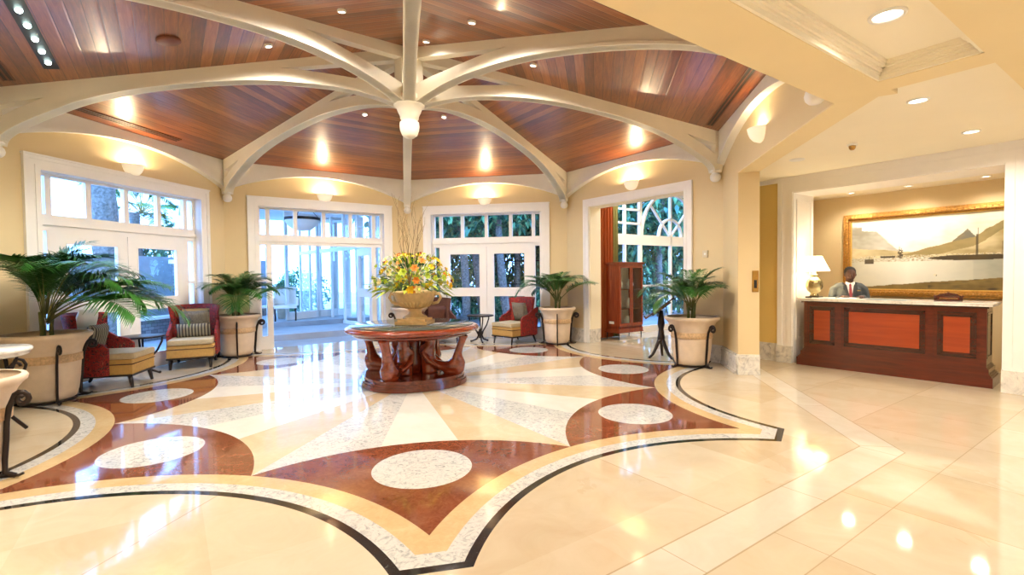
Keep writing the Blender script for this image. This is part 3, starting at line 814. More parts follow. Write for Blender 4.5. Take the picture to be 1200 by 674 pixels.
# --- armchairs (front towards +x)
def slipper_chair(mw, label, back='redbro', side='redbro', pad=None):
    root = empty('armchair', mw, label, 'armchair', 'low upholstered armchairs by the windows')
    b = B().box(-.33, .34, -.30, .30, .17, .36, bev=.02); b.build('seat_base', 'cream', root)
    b = B().box(-.20, .36, -.29, .29, .36, .44, bev=.03); b.build('seat_pad', 'seatpad', root)
    b = B(); yy = .302
    b.tube([(-.33, yy, .30), (.342, yy, .30), (.342, -yy, .30), (-.33, -yy, .30)], .007, 6); b.build('piping', 'pipe', root)
    # back: reclined, flaring wings at the top, as a curved slab
    b = B(); rows = 9; cols = 13; th = .055
    def P(u, v, o):
        y = (u-.5)*2; w = .29+.06*v**2; cur = (.12+.12*v)*abs(y)**2.6
        x = -.32-.13*v+cur+o*th; z = .20+.74*v-.02*abs(y)**3*v
        return (x, y*w, z)
    vs = [P(i/(cols-1), j/(rows-1), 0) for j in range(rows) for i in range(cols)]+[P(i/(cols-1), j/(rows-1), -1) for j in range(rows) for i in range(cols)]
    n = rows*cols; fs = []
    for j in range(rows-1):
        for i in range(cols-1):
            a = j*cols+i; fs += [(a, a+1, a+cols+1, a+cols), (a+n, a+n+cols, a+n+cols+1, a+n+1)]
    for i in range(cols-1): fs += [(i, i+n, i+1+n, i+1), ((rows-1)*cols+i, (rows-1)*cols+i+1, (rows-1)*cols+i+1+n, (rows-1)*cols+i+n)]
    for j in range(rows-1): a = j*cols; c_ = a+cols-1; fs += [(a, a+cols, a+cols+n, a+n), (c_, c_+n, c_+cols+n, c_+cols)]
    b.add(vs, fs, 0, True); b.build('backrest', back, root)
    if pad: B().tube([(-.315, 0, .42), (-.36, 0, .62), (-.405, 0, .86)], [.25, .265, .25], 16, flat=.13, up=(0, 1, 0)).build('back_pad', pad, root)
    for s in (-1, 1):
        y0, y1 = sorted((s*.295, s*.33))
        b = B().prism([(-.37, .17), (.10, .17), (.10, .50), (.04, .56), (-.10, .60), (-.22, .68), (-.40, .74)], y0, y1, plane='xz'); b.build('side_panel', side, root)
    b = B().box(-.36, .345, -.305, .305, .15, .175); b.build('rail', 'darkleg', root)
    for sx, sy in ((.29, .25), (.29, -.25), (-.33, .25), (-.33, -.25)):
        k = .03 if sx > 0 else -.07
        b = B().tube([(sx, sy, .16), (sx+k, sy*1.03, 0)], [.032, .018], 4, up=(1, 0, 0)); b.build('leg', 'darkleg', root)
    return root
def cushion(mw, w, h, t_, mat, label):
    b = B(); n = 10
    def P(u, v, s):
        x = (u-.5)*w; z = (v-.5)*h; e = (1-(2*u-1)**4)*(1-(2*v-1)**4); k = 1-.06*((2*u-1)**2*(1-abs(2*v-1)))
        return (x*(1-.05*(1-abs(2*v-1))), s*t_/2*(e**.6 if e > 0 else 0), z*(1-.05*(1-abs(2*u-1))))
    vs = [P(i/n, j/n, 1) for j in range(n+1) for i in range(n+1)]+[P(i/n, j/n, -1) for j in range(n+1) for i in range(n+1)]
    m_ = (n+1)**2; fs = []
    for j in range(n):
        for i in range(n):
            a = j*(n+1)+i; fs += [(a, a+1, a+n+2, a+n+1), (a+m_, a+m_+n+1, a+m_+n+2, a+m_+1)]
    b.add(vs, fs, 0, True)
    return b.build('cushion', mat, mw=mw, label=label, cat='cushion')
def chair_at(x, y, deg): return T(x, y, 0, rad(deg))
SC_ = M.Scale(1.13, 4)
mC1 = chair_at(-4.36, -.04, 14) @ SC_; mC2 = chair_at(-4.17, 1.46, -64) @ SC_; mC4 = chair_at(1.48, 3.88, -135) @ M.Scale(1.08, 4); mC3 = chair_at(-.20, 4.06, -60) @ M.Scale(1.08, 4)
slipper_chair(mC1, 'red patterned armchair seen side-on, beside the largest planter at the left')
slipper_chair(mC2, 'camel armchair with striped lumbar cushion facing the room, left of the entrance', 'redbro', 'redbro', 'cream')
slipper_chair(mC4, 'red-sided armchair with camel seat before the garden windows, right of a small table', 'redbro', 'redbro')
slipper_chair(mC3, 'brown velvet armchair behind the centre table, left of a small table', 'brown', 'brown')
def on(mc, x, y, z, rz, tilt): return mc @ M.Translation((x, y, z)) @ M.Rotation(rz, 4, 'Z') @ M.Rotation(tilt, 4, 'X')
h90 = rad(90)
cushion(on(mC2, -.06, 0, .545, -h90, rad(-14)), .46, .22, .13, 'cushs', 'striped lumbar cushion at the front of the camel armchair')
cushion(on(mC2, -.22, 0, .66, -h90, rad(-12)), .42, .38, .12, 'cushg', 'grey cushion tucked behind the striped lumbar cushion')
cushion(on(mC1, -.16, -.05, .62, -h90, rad(-14)), .42, .36, .14, 'cushs', 'striped cushion resting on the seat of the red side-on armchair')
cushion(on(mC1, -.30, .02, .78, -h90, rad(-12)), .40, .42, .12, 'white', 'pale cushion upright against the back of the red side-on armchair')
cushion(on(mC4, -.20, .0, .64, -h90, rad(-14)), .42, .40, .14, 'cushg', 'olive grey cushion on the armchair before the garden windows')
cushion(on(mC3, -.20, .0, .60, -h90, rad(-14)), .40, .34, .12, 'brown', 'brown cushion on the velvet armchair behind the centre table')
# --- small side tables with scrolled iron legs
def side_table(x, y, rz, label):
    root = empty('side_table', T(x, y, 0, rz), label, 'table', 'small dark side tables between armchairs')
    B().lathe([(0, .595), (.29, .595), (.31, .602), (.31, .618), (.295, .625), (0, .625)], 32).build('tabletop', 'iron', root)
    b = B().lathe([(0, .10), (.04, .10), (.03, .16), (.045, .22), (.03, .3), (.0, .3)], 12); b.tube([(0, 0, .1), (0, 0, .6)], .014, 8); b.build('stem', 'iron', root)
    for q in range(3):
        b = B(); b.tube([(.27, 0, .60), (.265, 0, .52), (.20, 0, .38), (.09, 0, .25), (.04, 0, .16), (.09, 0, .07), (.19, 0, .03), (.22, 0, .015)], [.014, .015, .016, .018, .022, .02, .016, .016], 7, up=(0, 1, 0))
        b.ball((.225, 0, .022), .022, 8, 6); b.ball((.06, 0, .22), .03, 8, 6)
        o = b.build('leg', 'iron', root); o.matrix_local = M.Rotation(rad(120*q), 4, 'Z')
side_table(-4.50, .72, .3, 'small dark round side table between the red and camel armchairs')
side_table(.72, 4.02, .8, 'small dark scroll-legged side table between the two garden-window armchairs')

# --- console with marble top at far left
root = empty('console_table', T(-3.70, -2.42, 0, rad(20)), 'marble-topped wrought iron console at the left edge between two planters', 'table')
B().lathe([(0, .79), (.30, .79), (.33, .80), (.35, .815), (.34, .83), (.37, .84), (.375, .865), (.36, .88), (0, .88)], 40).build('marble_top', 'ctop', root)
for q in range(4):
    b = B(); pts = [(.28, 0, .79)]
    for i in range(12):
        a = pi/2-i*2*pi/9; r = .085*(1-i/18); pts.append((.26+r*cos(a), 0, .66+r*sin(a)))
    b.tube(pts, .015, 7, up=(0, 1, 0))
    b.tube([(.26, 0, .74), (.2, 0, .6), (.13, 0, .42), (.15, 0, .25), (.26, 0, .1), (.32, 0, .02)], .018, 7, up=(0, 1, 0))
    o = b.build('leg', 'iron', root); o.matrix_local = M.Rotation(rad(90*q+45), 4, 'Z')
B().lathe([(0, .25), (.14, .25), (.15, .262), (.14, .275), (0, .275)], 20).build('shelf', 'iron', root)

# --- reading stand
root = empty('reading_stand', T(4.15, 1.72, 0, rad(158)), 'carved wooden tripod reading stand left of the planter by the reception pier', 'lectern')
b = B().tube([(0, 0, .28), (0, 0, .36), (0, 0, .44), (0, 0, .52), (0, 0, .62), (0, 0, .74), (0, 0, .86)], [.045, .07, .055, .045, .065, .05, .035], 12); b.build('post', 'darkleg', root)
for q in range(3):
    b = B().tube([(0, 0, .40), (.05, 0, .30), (.10, 0, .18), (.16, 0, .07), (.22, 0, .015), (.24, 0, .012)], [.035, .036, .03, .026, .024, .02], 8, up=(0, 1, 0)); o = b.build('leg', 'darkleg', root); o.matrix_local = M.Rotation(rad(120*q+30), 4, 'Z')
mm_ = M.Translation((0, 0, .90)) @ M.Rotation(rad(38), 4, 'Y')
b = B(); b.m = mm_; b.box(-.32, .30, -.24, .24, 0, .026, bev=.006).box(.28, .305, -.24, .24, 0, .065).box(-.2, .2, -.03, .03, -.03, 0); b.build('desk', grainwood('stand_walnut', '#3b2012', '#6b4226', .35, .3, 1), root)
b = B().tube([(.02, .0, .80), (.1, 0, .84), (.16, 0, .80)], .015, 6); b.build('bracket', 'darkleg', root)

# --- display cabinet in the garden room (frame G)
root = empty('display_cabinet', G @ T(-1.30, 5.93, 0), 'tall cherry display cabinet with two glazed doors in the garden room', 'cabinet')
# local: x = +d (front), y = m; footprint x -.20...22, y -.40...+.40
b = B(); z0, z1 = .26, 1.74
b.box(-.22, -.20, -.40, .40, z0, z1).box(-.22, .20, -.40, -.37, z0, z1).box(-.22, .20, .37, .40, z0, z1).box(-.22, .20, -.40, .40, z0, z0+.03).box(-.22, .20, -.40, .40, z1-.03, z1)
b.box(-.24, .23, -.42, .42, z1, z1+.03).box(-.25, .25, -.44, .44, z1+.03, z1+.055).box(-.22, .21, -.41, .41, .17, z0).box(-.23, .22, -.42, .42, .155, .175).box(.17, .20, -.40, .40, z0, z0+.06)
b.build('body', 'cabwood', root)
for y0, y1 in ((-.395, -.005), (.005, .395)):
    e = empty('door', M.Identity(4)); e.parent = root
    b = B(); w = .045; b.box(.20, .225, y0, y0+w, z0+.05, z1-.02).box(.20, .225, y1-w, y1, z0+.05, z1-.02).box(.20, .225, y0+w, y1-w, z0+.05, z0+.12).box(.20, .225, y0+w, y1-w, z1-.08, z1-.02); b.build('door_frame', 'cabwood', e)
    B().box(.21, .214, y0+w, y1-w, z0+.12, z1-.08).build('pane', 'cabglass', e)
    B().ball((.24, y1-.02 if y0 < 0 else y0+.02, .95), .014, 8, 6).build('handle', 'brass', e)
B().box(-.199, -.195, -.365, .365, z0+.03, z1-.03).build('lining', 'shadew', root)  # pale colour stands in for bright reflections and lit interior behind the doors
for z in (.7, 1.15): B().box(-.19, .19, -.36, .36, z, z+.015).build('shelf', 'cabwood', root)
for sx, sy in ((-.19, -.38), (-.19, .38), (.18, -.38), (.18, .38)): B().tube([(sx, sy, .18), (sx, sy, 0)], [.022, .012], 4, up=(1, 0, 0)).build('leg', 'darkleg', root)
B().box(-.10, .05, -.405, -.402, .36, .42).build('label_plate', 'paper', root)
for i, (z, y) in enumerate(((.715, -.2), (.715, .15), (1.165, -.15), (1.165, .2), (.29, .1))):
    B().lathe([(0, 0), (.05, 0), (.06, .03), (.085, .1), (.07, .16), (.04, .2), (.05, .23), (0, .23)], 16).build('vase', 'shadew', mw=G @ T(-1.30, 5.93+y, z+.0), label=['pale vase on the lower glass-cabinet shelf, left', 'pale vase on the lower glass-cabinet shelf, right', 'pale vase on the upper cabinet shelf, left', 'pale vase on the upper cabinet shelf, right', 'pale vase on the floor of the display cabinet'][i], cat='vase', group='vases in the display cabinet')
# curtain beside it
root = empty('curtain', G @ T(-1.55, 5.46, 0), 'orange floor-length curtain with olive edge hanging beside the display cabinet', 'curtain')
def drape(y0, y1, amp, n, x=0):
    pts = [(x+amp*sin(2*pi*n*i/60), y0+(y1-y0)*i/60) for i in range(61)]
    return B().prism(pts+[(px+.02, py) for px, py in pts[::-1]], .02, 3.4)
drape(-.05, .34, .035, 4).build('drape', 'orangecloth', root); drape(.34, .52, .03, 2).build('drape_edge', 'greencloth', root)
B().tube([(0, -.1, 3.42), (0, .6, 3.42)], .018, 8).build('rod', 'brass', root)

# ================================================================ RECEPTION
# counter: front bottom corners measured on the floor, local x along the front, y into the niche
L = V((6.17, .97)); Rr = V((7.63, -.87)); dv = (Rr-L); LEN = dv.length; dv.normalize(); rzc = math.atan2(dv.y, dv.x)
mc = T(L.x, L.y, 0, rzc); CT = 1.10
root = empty('reception_desk', mc, 'long mahogany reception desk with orange panels and a white marble top', 'reception desk')
D0 = .56
b = B(); b.box(.08, LEN-.08, .08, D0, .22, CT-.045); b.build('carcass', 'deskwood', root)
b = B()
for i, (o, z0, z1) in enumerate(((0, 0, .13), (.015, .13, .15), (.03, .15, .17), (.045, .17, .235), (.06, .235, .25), (.07, .25, .265))): b.box(o, LEN-o, o, D0, z0, z1)
b.build('plinth', 'deskwood', root)
b = B().box(-.02+.03, LEN-.01, .0+.01, D0+.06, CT-.045, CT-.012, bev=.006).box(.0, LEN, -.0, D0+.07, CT-.012, CT, bev=.004); b.build('marble_top', 'ctop', root)
B().box(.05, LEN-.05, .05, .1, CT-.07, CT-.045).build('top_moulding', 'deskdark', root)
def dpanel(x0, x1, name='panel'):
    e = empty(name, M.Identity(4)); e.parent = root; z0, z1 = .36, .97
    b = B()
    for o, w, y in ((0, .022, .066), (.022, .02, .058), (.042, .022, .07)):
        b.box(x0+o, x1-o, y, .085, z0+o, z0+o+w).box(x0+o, x1-o, y, .085, z1-o-w, z1-o).box(x0+o, x0+o+w, y, .085, z0+o, z1-o).box(x1-o-w, x1-o, y, .085, z0+o, z1-o)
    b.build('moulding', 'deskdark', e); B().box(x0+.06, x1-.06, .074, .09, z0+.06, z1-.06).build('veneer', 'panel', e)
dpanel(.17, .53); dpanel(.66, LEN-.70); dpanel(LEN-.57, LEN-.17)
for x in (.10, .57, LEN-.67, LEN-.13): B().box(x, x+.06 if x > .2 else x+.04, .068, .09, .27, CT-.07).build('stile', 'deskwood', root)
e = empty('side_panel', M.Identity(4)); e.parent = root
b = B()
for o, w, xx in ((0, .025, .072), (.025, .02, .080)):
    x0, x1 = LEN-.085, LEN-xx+.0; y0, y1, z0, z1 = .14+o, D0-.06-o, .36+o, .97-o
    b.box(x0, x1, y0, y1, z0, z0+w).box(x0, x1, y0, y1, z1-w, z1).box(x0, x1, y0, y0+w, z0, z1).box(x0, x1, y1-w, y1, z0, z1)
b.build('moulding', 'deskdark', e)
# things on the desk
def onDesk(x, y, rz=0): return mc @ T(x, y, CT, rz)
root = empty('table_lamp', onDesk(.16, .28), 'silver urn-shaped table lamp with a white shade on the left end of the desk', 'lamp')
B().box(-.10, .10, -.10, .10, 0, .022, bev=.005).build('foot', 'darkleg', root)
B().lathe([(0, .022), (.07, .022), (.06, .05), (.05, .07), (.10, .12), (.125, .18), (.125, .24), (.105, .30), (.06, .34), (.055, .36), (.07, .375), (.03, .39), (.02, .46), (0, .46)], 24).build('body', 'silver', root)
b = B(); Sg = [(.215, .44), (.225, .445), (.11, .69), (.10, .69), (.215, .44)]; b.lathe(Sg, 32); b.build('lamp_shade', 'shade', root)
lamp('POINT', 'bulb_light', root, (0, 0, .56), 14, (1, .8, .5), .04)
# papers, folder, sign
B().box(-.16, .16, -.11, .11, .001, .006).build('paper_stack', 'paper', mw=onDesk(.32, .22, .3), label='white papers lying beside the lamp on the reception desk', cat='papers')
B().box(-.24, .24, -.16, .16, .001, .008, bev=.002).build('desk_blotter', plain('slate_blotter', '#8b9290', .5), mw=onDesk(1.18, .25, .02), label='grey blotter lying flat in the middle of the reception desk', cat='blotter')
B().box(-.12, .12, -.15, .15, .001, .007, bev=.002).build('open_ledger', 'paper', mw=onDesk(.62, .38, .1), label='white paper pad in front of the receptionist', cat='notepad')
root = empty('desk_sign', onDesk(LEN-.50, .32, rad(8)) @ M.Scale(.78, 4), 'small carved wooden desk plaque with gilt scrollwork near the right end of the desk', 'sign')
pts = [(-.19, 0), (.19, 0), (.19, .085), (.15, .10), (.12, .125), (.05, .135), (0, .15), (-.05, .135), (-.12, .125), (-.15, .10), (-.19, .085)]
b = B().prism(pts, -.012, .012, plane='xz'); b.build('board', 'deskdark', root)
b = B(); b.tube([(x, -.014, z+.002) for x, z in pts]+[(pts[0][0], -.014, pts[0][1])], .006, 6); b.ball((0, -.012, .15), .018, 8, 6); b.ball((-.19, -.012, .09), .016, 8, 6); b.ball((.19, -.012, .09), .016, 8, 6); b.build('border', 'deskwood', root)
b = B().box(-.145, .145, -.016, -.011, .025, .08, bev=.004); b.build('carved_face', 'deskwood', root)
b = B()
for i in range(12): b.tube([(-.12+i*.021, -.017, .045), (-.113+i*.021, -.019, .06), (-.106+i*.021, -.017, .045)], .0035, 5)
b.build('carved_scrollwork', 'giltb', root)

# painting on the niche's back wall (G frame, m = 7.2)
root = empty('harbour_painting', G @ T(2.84, 7.2, 1.10), 'wide gilt-framed harbour landscape painting behind the reception desk', 'painting')
PW, PH = 2.95, 1.44
b = B()
for o, w, y0 in ((0, .035, .07), (.035, .05, .095), (.085, .025, .06)):
    b.box(o, PW-o, -y0, 0, o, o+w, bev=.008).box(o, PW-o, -y0, 0, PH-o-w, PH-o, bev=.008).box(o, o+w, -y0, 0, o, PH-o, bev=.008).box(PW-o-w, PW-o, -y0, 0, o, PH-o, bev=.008)
for i in range(44):
    for z in (.06, PH-.06): b.ball((.06+i*(PW-.12)/43, -.095, z), .012, 6, 4)
for i in range(1, 20):
    for x in (.06, PW-.06): b.ball((x, -.095, .06+i*(PH-.12)/20), .018, 6, 4)
b.build('frame', 'gilt', root)
b = B().box(.10, PW-.10, -.05, 0, .10, .125).box(.10, PW-.10, -.05, 0, PH-.125, PH-.10).box(.10, .125, -.05, 0, .1, PH-.1).box(PW-.125, PW-.10, -.05, 0, .1, PH-.1); b.build('fillet', 'giltb', root)
W_, H_ = PW-.24, PH-.24; nx, ny = 300, 150
me = bpy.data.meshes.new('canvas')
vs = [(.12+W_*i/nx, -.03, .12+H_*j/ny) for j in range(ny+1) for i in range(nx+1)]
fs = [(j*(nx+1)+i, j*(nx+1)+i+1, (j+1)*(nx+1)+i+1, (j+1)*(nx+1)+i) for j in range(ny) for i in range(nx)]
me.from_pydata(vs, [], fs); me.update()
ca = me.color_attributes.new('Col', 'FLOAT_COLOR', 'POINT')
from mathutils import noise as mn
def lerp(a, b_, t): t = max(0, min(1, t)); return tuple(a[i]+(b_[i]-a[i])*t for i in range(3))
HX = {k: srgb(v) for k, v in dict(sky='#bdb49b', glow='#fbf8ee', mesa='#8f8a7a', hill='#9c8a5e', hilld='#7c7048', peak='#6f6c60', shore='#d8c9a0', town='#e4d8b8', sea='#b9b7a4', sea2='#8f9388', sand='#86713f', sandd='#5c4b28', dark='#43392a').items()}
def paint(u, v):
    nz = mn.noise(V((u*9, v*7, 1)))*.5+mn.noise(V((u*30, v*25, 2)))*.25; f2 = mn.noise(V((u*90, v*60, 5)))
    hz = .44
    if v > hz:
        d = sqrt(((u-.27)*1.5)**2+((v-.80)*.9)**2); c = lerp(HX['glow'], HX['sky'], d*1.5-.1+nz*.5)
        mesa = hz+(.46 if u < .06 else .42-(u-.06)*.5 if u < .14 else .38-(u-.14)*2.6 if u < .20 else .22-(u-.20)*2.0)+nz*.03 if u < .32 else 0
        foot = hz+.16-u*.25+nz*.02
        hill = hz+max(0, (u-.20))*.62+nz*.03 if u < .60 else hz+.25+(u-.60)*1.5+nz*.04
        if u > .80: hill = hz+.50+nz*.04
        pk = hz+.35-abs(u-.575)*2.4+nz*.03
        if v < mesa: c = lerp(HX['mesa'], HX['glow'], .25+nz*.4+(hz+.2-v))
        if v < foot: c = lerp(HX['shore'], HX['hill'], .35+nz)
        if v < pk and u > .50: c = lerp(HX['peak'], HX['hill'], .15+nz)
        if v < hill: c = lerp(HX['hill'], HX['hilld'], .2+nz*1.2+(u-.4)+(v-hz-.2))
        if v < hill-.12 and u > .3: c = lerp(HX['shore'], HX['hill'], .5+nz*1.3)
        if v < hz+.04 and .05 < u < .75 and f2 > -.1: c = lerp(HX['town'], HX['dark'], .1 if f2 < .2 else .55)
    else:
        sh = .02+u*.20+nz*.02
        if v < sh: c = lerp(HX['sand'], HX['sandd'], .15+nz*1.2+(sh-v)*2.0); c = lerp(c, HX['dark'], (mn.noise(V((u*14, v*50, 7)))-.15)*2 if u > .4 else 0)
        else:
            c = lerp(HX['sea'], HX['sea2'], .2+nz*.6+(.3 if u > .6 else 0)+(v-.3)); c = lerp(c, HX['glow'], .75-abs(u-.30)*2)
            if v > hz-.05: c = lerp(c, HX['hill'], .35+f2)
    if abs(v-.425) < .034*(1-(abs(u-.60)/.21)**3) and .40 < u < .80: c = lerp(HX['dark'], HX['sandd'], .2+nz)
    if abs(v-.395) < .035 and abs(u-.10) < .025: c = lerp(HX['dark'], HX['sandd'], .4+nz)
    if abs(v-.455) < .012 and .16 < u < .24: c = HX['dark']
    for mu, top in ((.62, .80), (.615, .72), (.27, .58), (.26, .60), (.265, .52), (.72, .62), (.10, .47)):
        if abs(u-mu) < .0025 and .43 < v < top: c = lerp(HX['dark'], c, .15)
    if abs(u-.265) < .012 and .45 < v < .56 and f2 > 0: c = HX['dark']
    if abs(u-.435) < .006 and abs(v-.20) < .012: c = HX['town']
    if abs(u-.44) < .003 and abs(v-.193) < .01: c = HX['dark']
    return c
for j in range(ny+1):
    for i in range(nx+1):
        ca.data[j*(nx+1)+i].color = (*paint(i/nx, j/ny), 1)
m, nt, bs = newmat('oil_on_canvas'); at = nt.nodes.new('ShaderNodeVertexColor'); at.layer_name = 'Col'; nt.links.new(at.outputs[0], bs.inputs['Base Color']); bs.inputs['Roughness'].default_value = .35
me.materials.append(m); o = bpy.data.objects.new('canvas', me); C.objects.link(o); o.parent = root

# --- receptionist
pm = T(7.12, 1.10, 0, math.atan2(-7.14-.98, 1.45-6.98)+pi/2+rad(8))     # local -y faces the viewer
root = empty('person', pm, 'receptionist in a charcoal suit, white shirt and red tie, looking down behind the desk', 'person')
b = B()
# torso and neck
b.tube([(0, .06, .86), (0, .04, 1.0), (0, .01, 1.15), (0, -.03, 1.27), (0, -.05, 1.33)], [.12, .11, .12, .115, .06], 16, flat=1.1, up=(0, 1, 0))
b.tube([(0, -.045, 1.28), (0, -.075, 1.37), (0, -.095, 1.43)], [.062, .055, .055], 12)
hc = (0, -.125, 1.485)
b.ball(hc, .1, 20, 14, sc=(.78, .93, 1.12)); b.ball((0, -.175, 1.43), .06, 14, 10, sc=(.85, .75, .75))
b.tube([(0, -.205, 1.495), (0, -.232, 1.458), (0, -.215, 1.448)], [.012, .018, .013], 8)          # nose
b.tube([(-.028, -.21, 1.422), (0, -.222, 1.424), (.028, -.21, 1.422)], [.006, .01, .006], 6)           # lips
for s in (-1, 1):
    b.ball((s*.079, -.12, 1.475), .022, 8, 6, sc=(.5, .8, 1.3))                                      # ears
    b.tube([(s*.016, -.208, 1.512), (s*.05, -.196, 1.512)], .008, 6)                                  # brow
    # arm
    b.tube([(s*.17, -.02, 1.26), (s*.205, -.0, 1.22), (s*.232, -.02, 1.08), (s*.235, -.08, .98), (s*.19, -.22, 1.05), (s*.13, -.33, 1.115), (s*.115, -.37, 1.12)], [.04, .042, .038, .034, .03, .026, .026], 10)
    # palm, fingers and thumb resting on the desk
    hx, hy, hz_ = s*.105, -.41, 1.125
    b.ball((hx, hy, hz_), .042, 10, 8, sc=(.95, 1.05, .42))
    for f_ in range(4):
        fx = hx+(f_-1.5)*.019; L_ = (.062, .07, .066, .052)[f_]
        b.tube([(fx, hy-.03, hz_+.002), (fx*.99, hy-.04-L_*.45, hz_+.012), (fx*.98, hy-.035-L_*.85, hz_-.004), (fx*.98, hy-.035-L_, hz_-.012)], [.0095, .009, .008, .007], 6)
    b.tube([(hx-s*.03, hy+.01, hz_), (hx-s*.052, hy-.015, hz_+.002), (hx-s*.058, hy-.045, hz_-.004)], [.012, .0105, .009], 6)
    # leg
    b.tube([(s*.09, .07, .9), (s*.10, .06, .7), (s*.105, .05, .48), (s*.105, .07, .25), (s*.105, .09, .08)], [.095, .085, .06, .055, .042], 10)
    b.ball((s*.105, .04, .045), .05, 10, 8, sc=(.85, 2.2, .8))
body = b.build('body', 'skin', root); md = body.modifiers.new('r', 'REMESH'); md.mode = 'VOXEL'; md.voxel_size = .006; md.use_smooth_shade = True
b = B(); b.lathe([(.0, 1.612), (.035, 1.608), (.065, 1.588), (.082, 1.555), (.086, 1.515), (.083, 1.475), (.078, 1.475), (.078, 1.51)], 24, c=(0, -.115, 0), sy=1.18); 
hair = b.build('hair', 'hair', root); hair.matrix_local = M.Translation((0, -.115, 1.5)) @ M.Rotation(rad(-12), 4, 'X') @ M.Translation((0, .115+.012, -1.5))
for s in (-1, 1): pass
b = B()
b.tube([(0, .06, .80), (0, .05, .92), (0, .03, 1.05), (0, -.0, 1.18), (0, -.03, 1.27), (0, -.045, 1.315)], [.165, .152, .155, .168, .15, .085], 20, flat=1.15, up=(0, 1, 0))
for s in (-1, 1):
    b.tube([(s*.07, -.04, 1.29), (s*.15, -.02, 1.27), (s*.205, 0, 1.225), (s*.235, -.01, 1.10), (s*.24, -.07, .99), (s*.20, -.21, 1.055), (s*.145, -.30, 1.115)], [.065, .07, .07, .062, .058, .052, .043], 12)
jk = b.build('jacket', 'suit', root); md = jk.modifiers.new('r', 'REMESH'); md.mode = 'VOXEL'; md.voxel_size = .008; md.use_smooth_shade = True
md = jk.modifiers.new('s', 'SMOOTH'); md.iterations = 3
b = B()
for s in (-1, 1): b.tube([(s*.105, .06, .9), (s*.11, .06, .7), (s*.11, .05, .48), (s*.11, .07, .25), (s*.11, .09, .06)], [.11, .10, .08, .072, .065], 12)
b.ball((0, .06, .88), .16, 16, 10, sc=(1.15, .85, .7)); tr = b.build('trousers', 'suit', root); md = tr.modifiers.new('r', 'REMESH'); md.mode = 'VOXEL'; md.voxel_size = .01; md.use_smooth_shade = True
# shirt front, collar, tie, lapels, pocket badge
b = B().prism([(-.055, 1.325), (.055, 1.325), (.012, 1.10), (-.012, 1.10)], -.012, .012, plane='xz')
o = b.build('shirt_front', 'shirt', root); o.matrix_local = M.Translation((0, -.205, 0)) @ M.Translation((0, 0, 1.1)) @ M.Rotation(rad(-22), 4, 'X') @ M.Translation((0, 0, -1.1))
b = B()
for s in (-1, 1): b.prism([(s*.0, 1.335), (s*.062, 1.365), (s*.066, 1.325), (s*.035, 1.285)], -.010, .004, plane='xz')
o = b.build('collar', 'shirt', root); o.matrix_local = M.Translation((0, -.148, 0)) @ M.Translation((0, 0, 1.3)) @ M.Rotation(rad(-20), 4, 'X') @ M.Translation((0, 0, -1.3))
b = B().prism([(-.018, 1.335), (.018, 1.335), (.014, 1.30), (.024, 1.12), (0, 1.09), (-.024, 1.12), (-.014, 1.30)], -.018, -.008, plane='xz')
o = b.build('tie', 'tie', root); o.matrix_local = M.Translation((0, -.208, 0)) @ M.Translation((0, 0, 1.1)) @ M.Rotation(rad(-22), 4, 'X') @ M.Translation((0, 0, -1.1))
b = B()
for s in (-1, 1): b.prism([(s*.055, 1.33), (s*.095, 1.30), (s*.10, 1.24), (s*.075, 1.22), (s*.02, 1.09), (s*.012, 1.10)], -.02, -.002, plane='xz')
o = b.build('lapels', plain('dark_charcoal_lapel', '#2c2f35', .8), root); o.matrix_local = M.Translation((0, -.206, 0)) @ M.Translation((0, 0, 1.1)) @ M.Rotation(rad(-22), 4, 'X') @ M.Translation((0, 0, -1.1))
B().box(.085, .135, -.20, -.193, 1.205, 1.225).build('name_badge', 'silver', root, mw=M.Translation((0, -.008, 0)))

# ================================================================ LIGHT FITTINGS AND CEILING THINGS
WARM = (1, .78, .48)
SC = {5: ('above the left window', 1), 4: ('above the open entrance doors', 1), 3: ('above the garden window', 1), 2: ('above the portal to the garden room', 1), 1: ('on the wall above the reception hall opening', .4)}
for j, (tx, k) in SC.items():
    root = empty('wall_sconce', F(j) @ T(0, AP, 3.30), 'half-bowl alabaster wall sconce '+tx, 'wall lamp', 'half-bowl sconces above the openings')
    b = B(); prof = [(0, -.10), (.05, -.097), (.10, -.075), (.138, -.03), (.158, .02), (.168, .06), (.172, .078), (.16, .078), (.14, .03)]
    b.lathe(prof, 20, a0=pi, a1=2*pi); b.box(-.10, .10, -.012, 0, -.06, .05); b.build('bowl_shade', 'bowl', root)
    lamp('POINT', 'bulb_light', root, (0, -.085, .07), 30*k, WARM, .03)
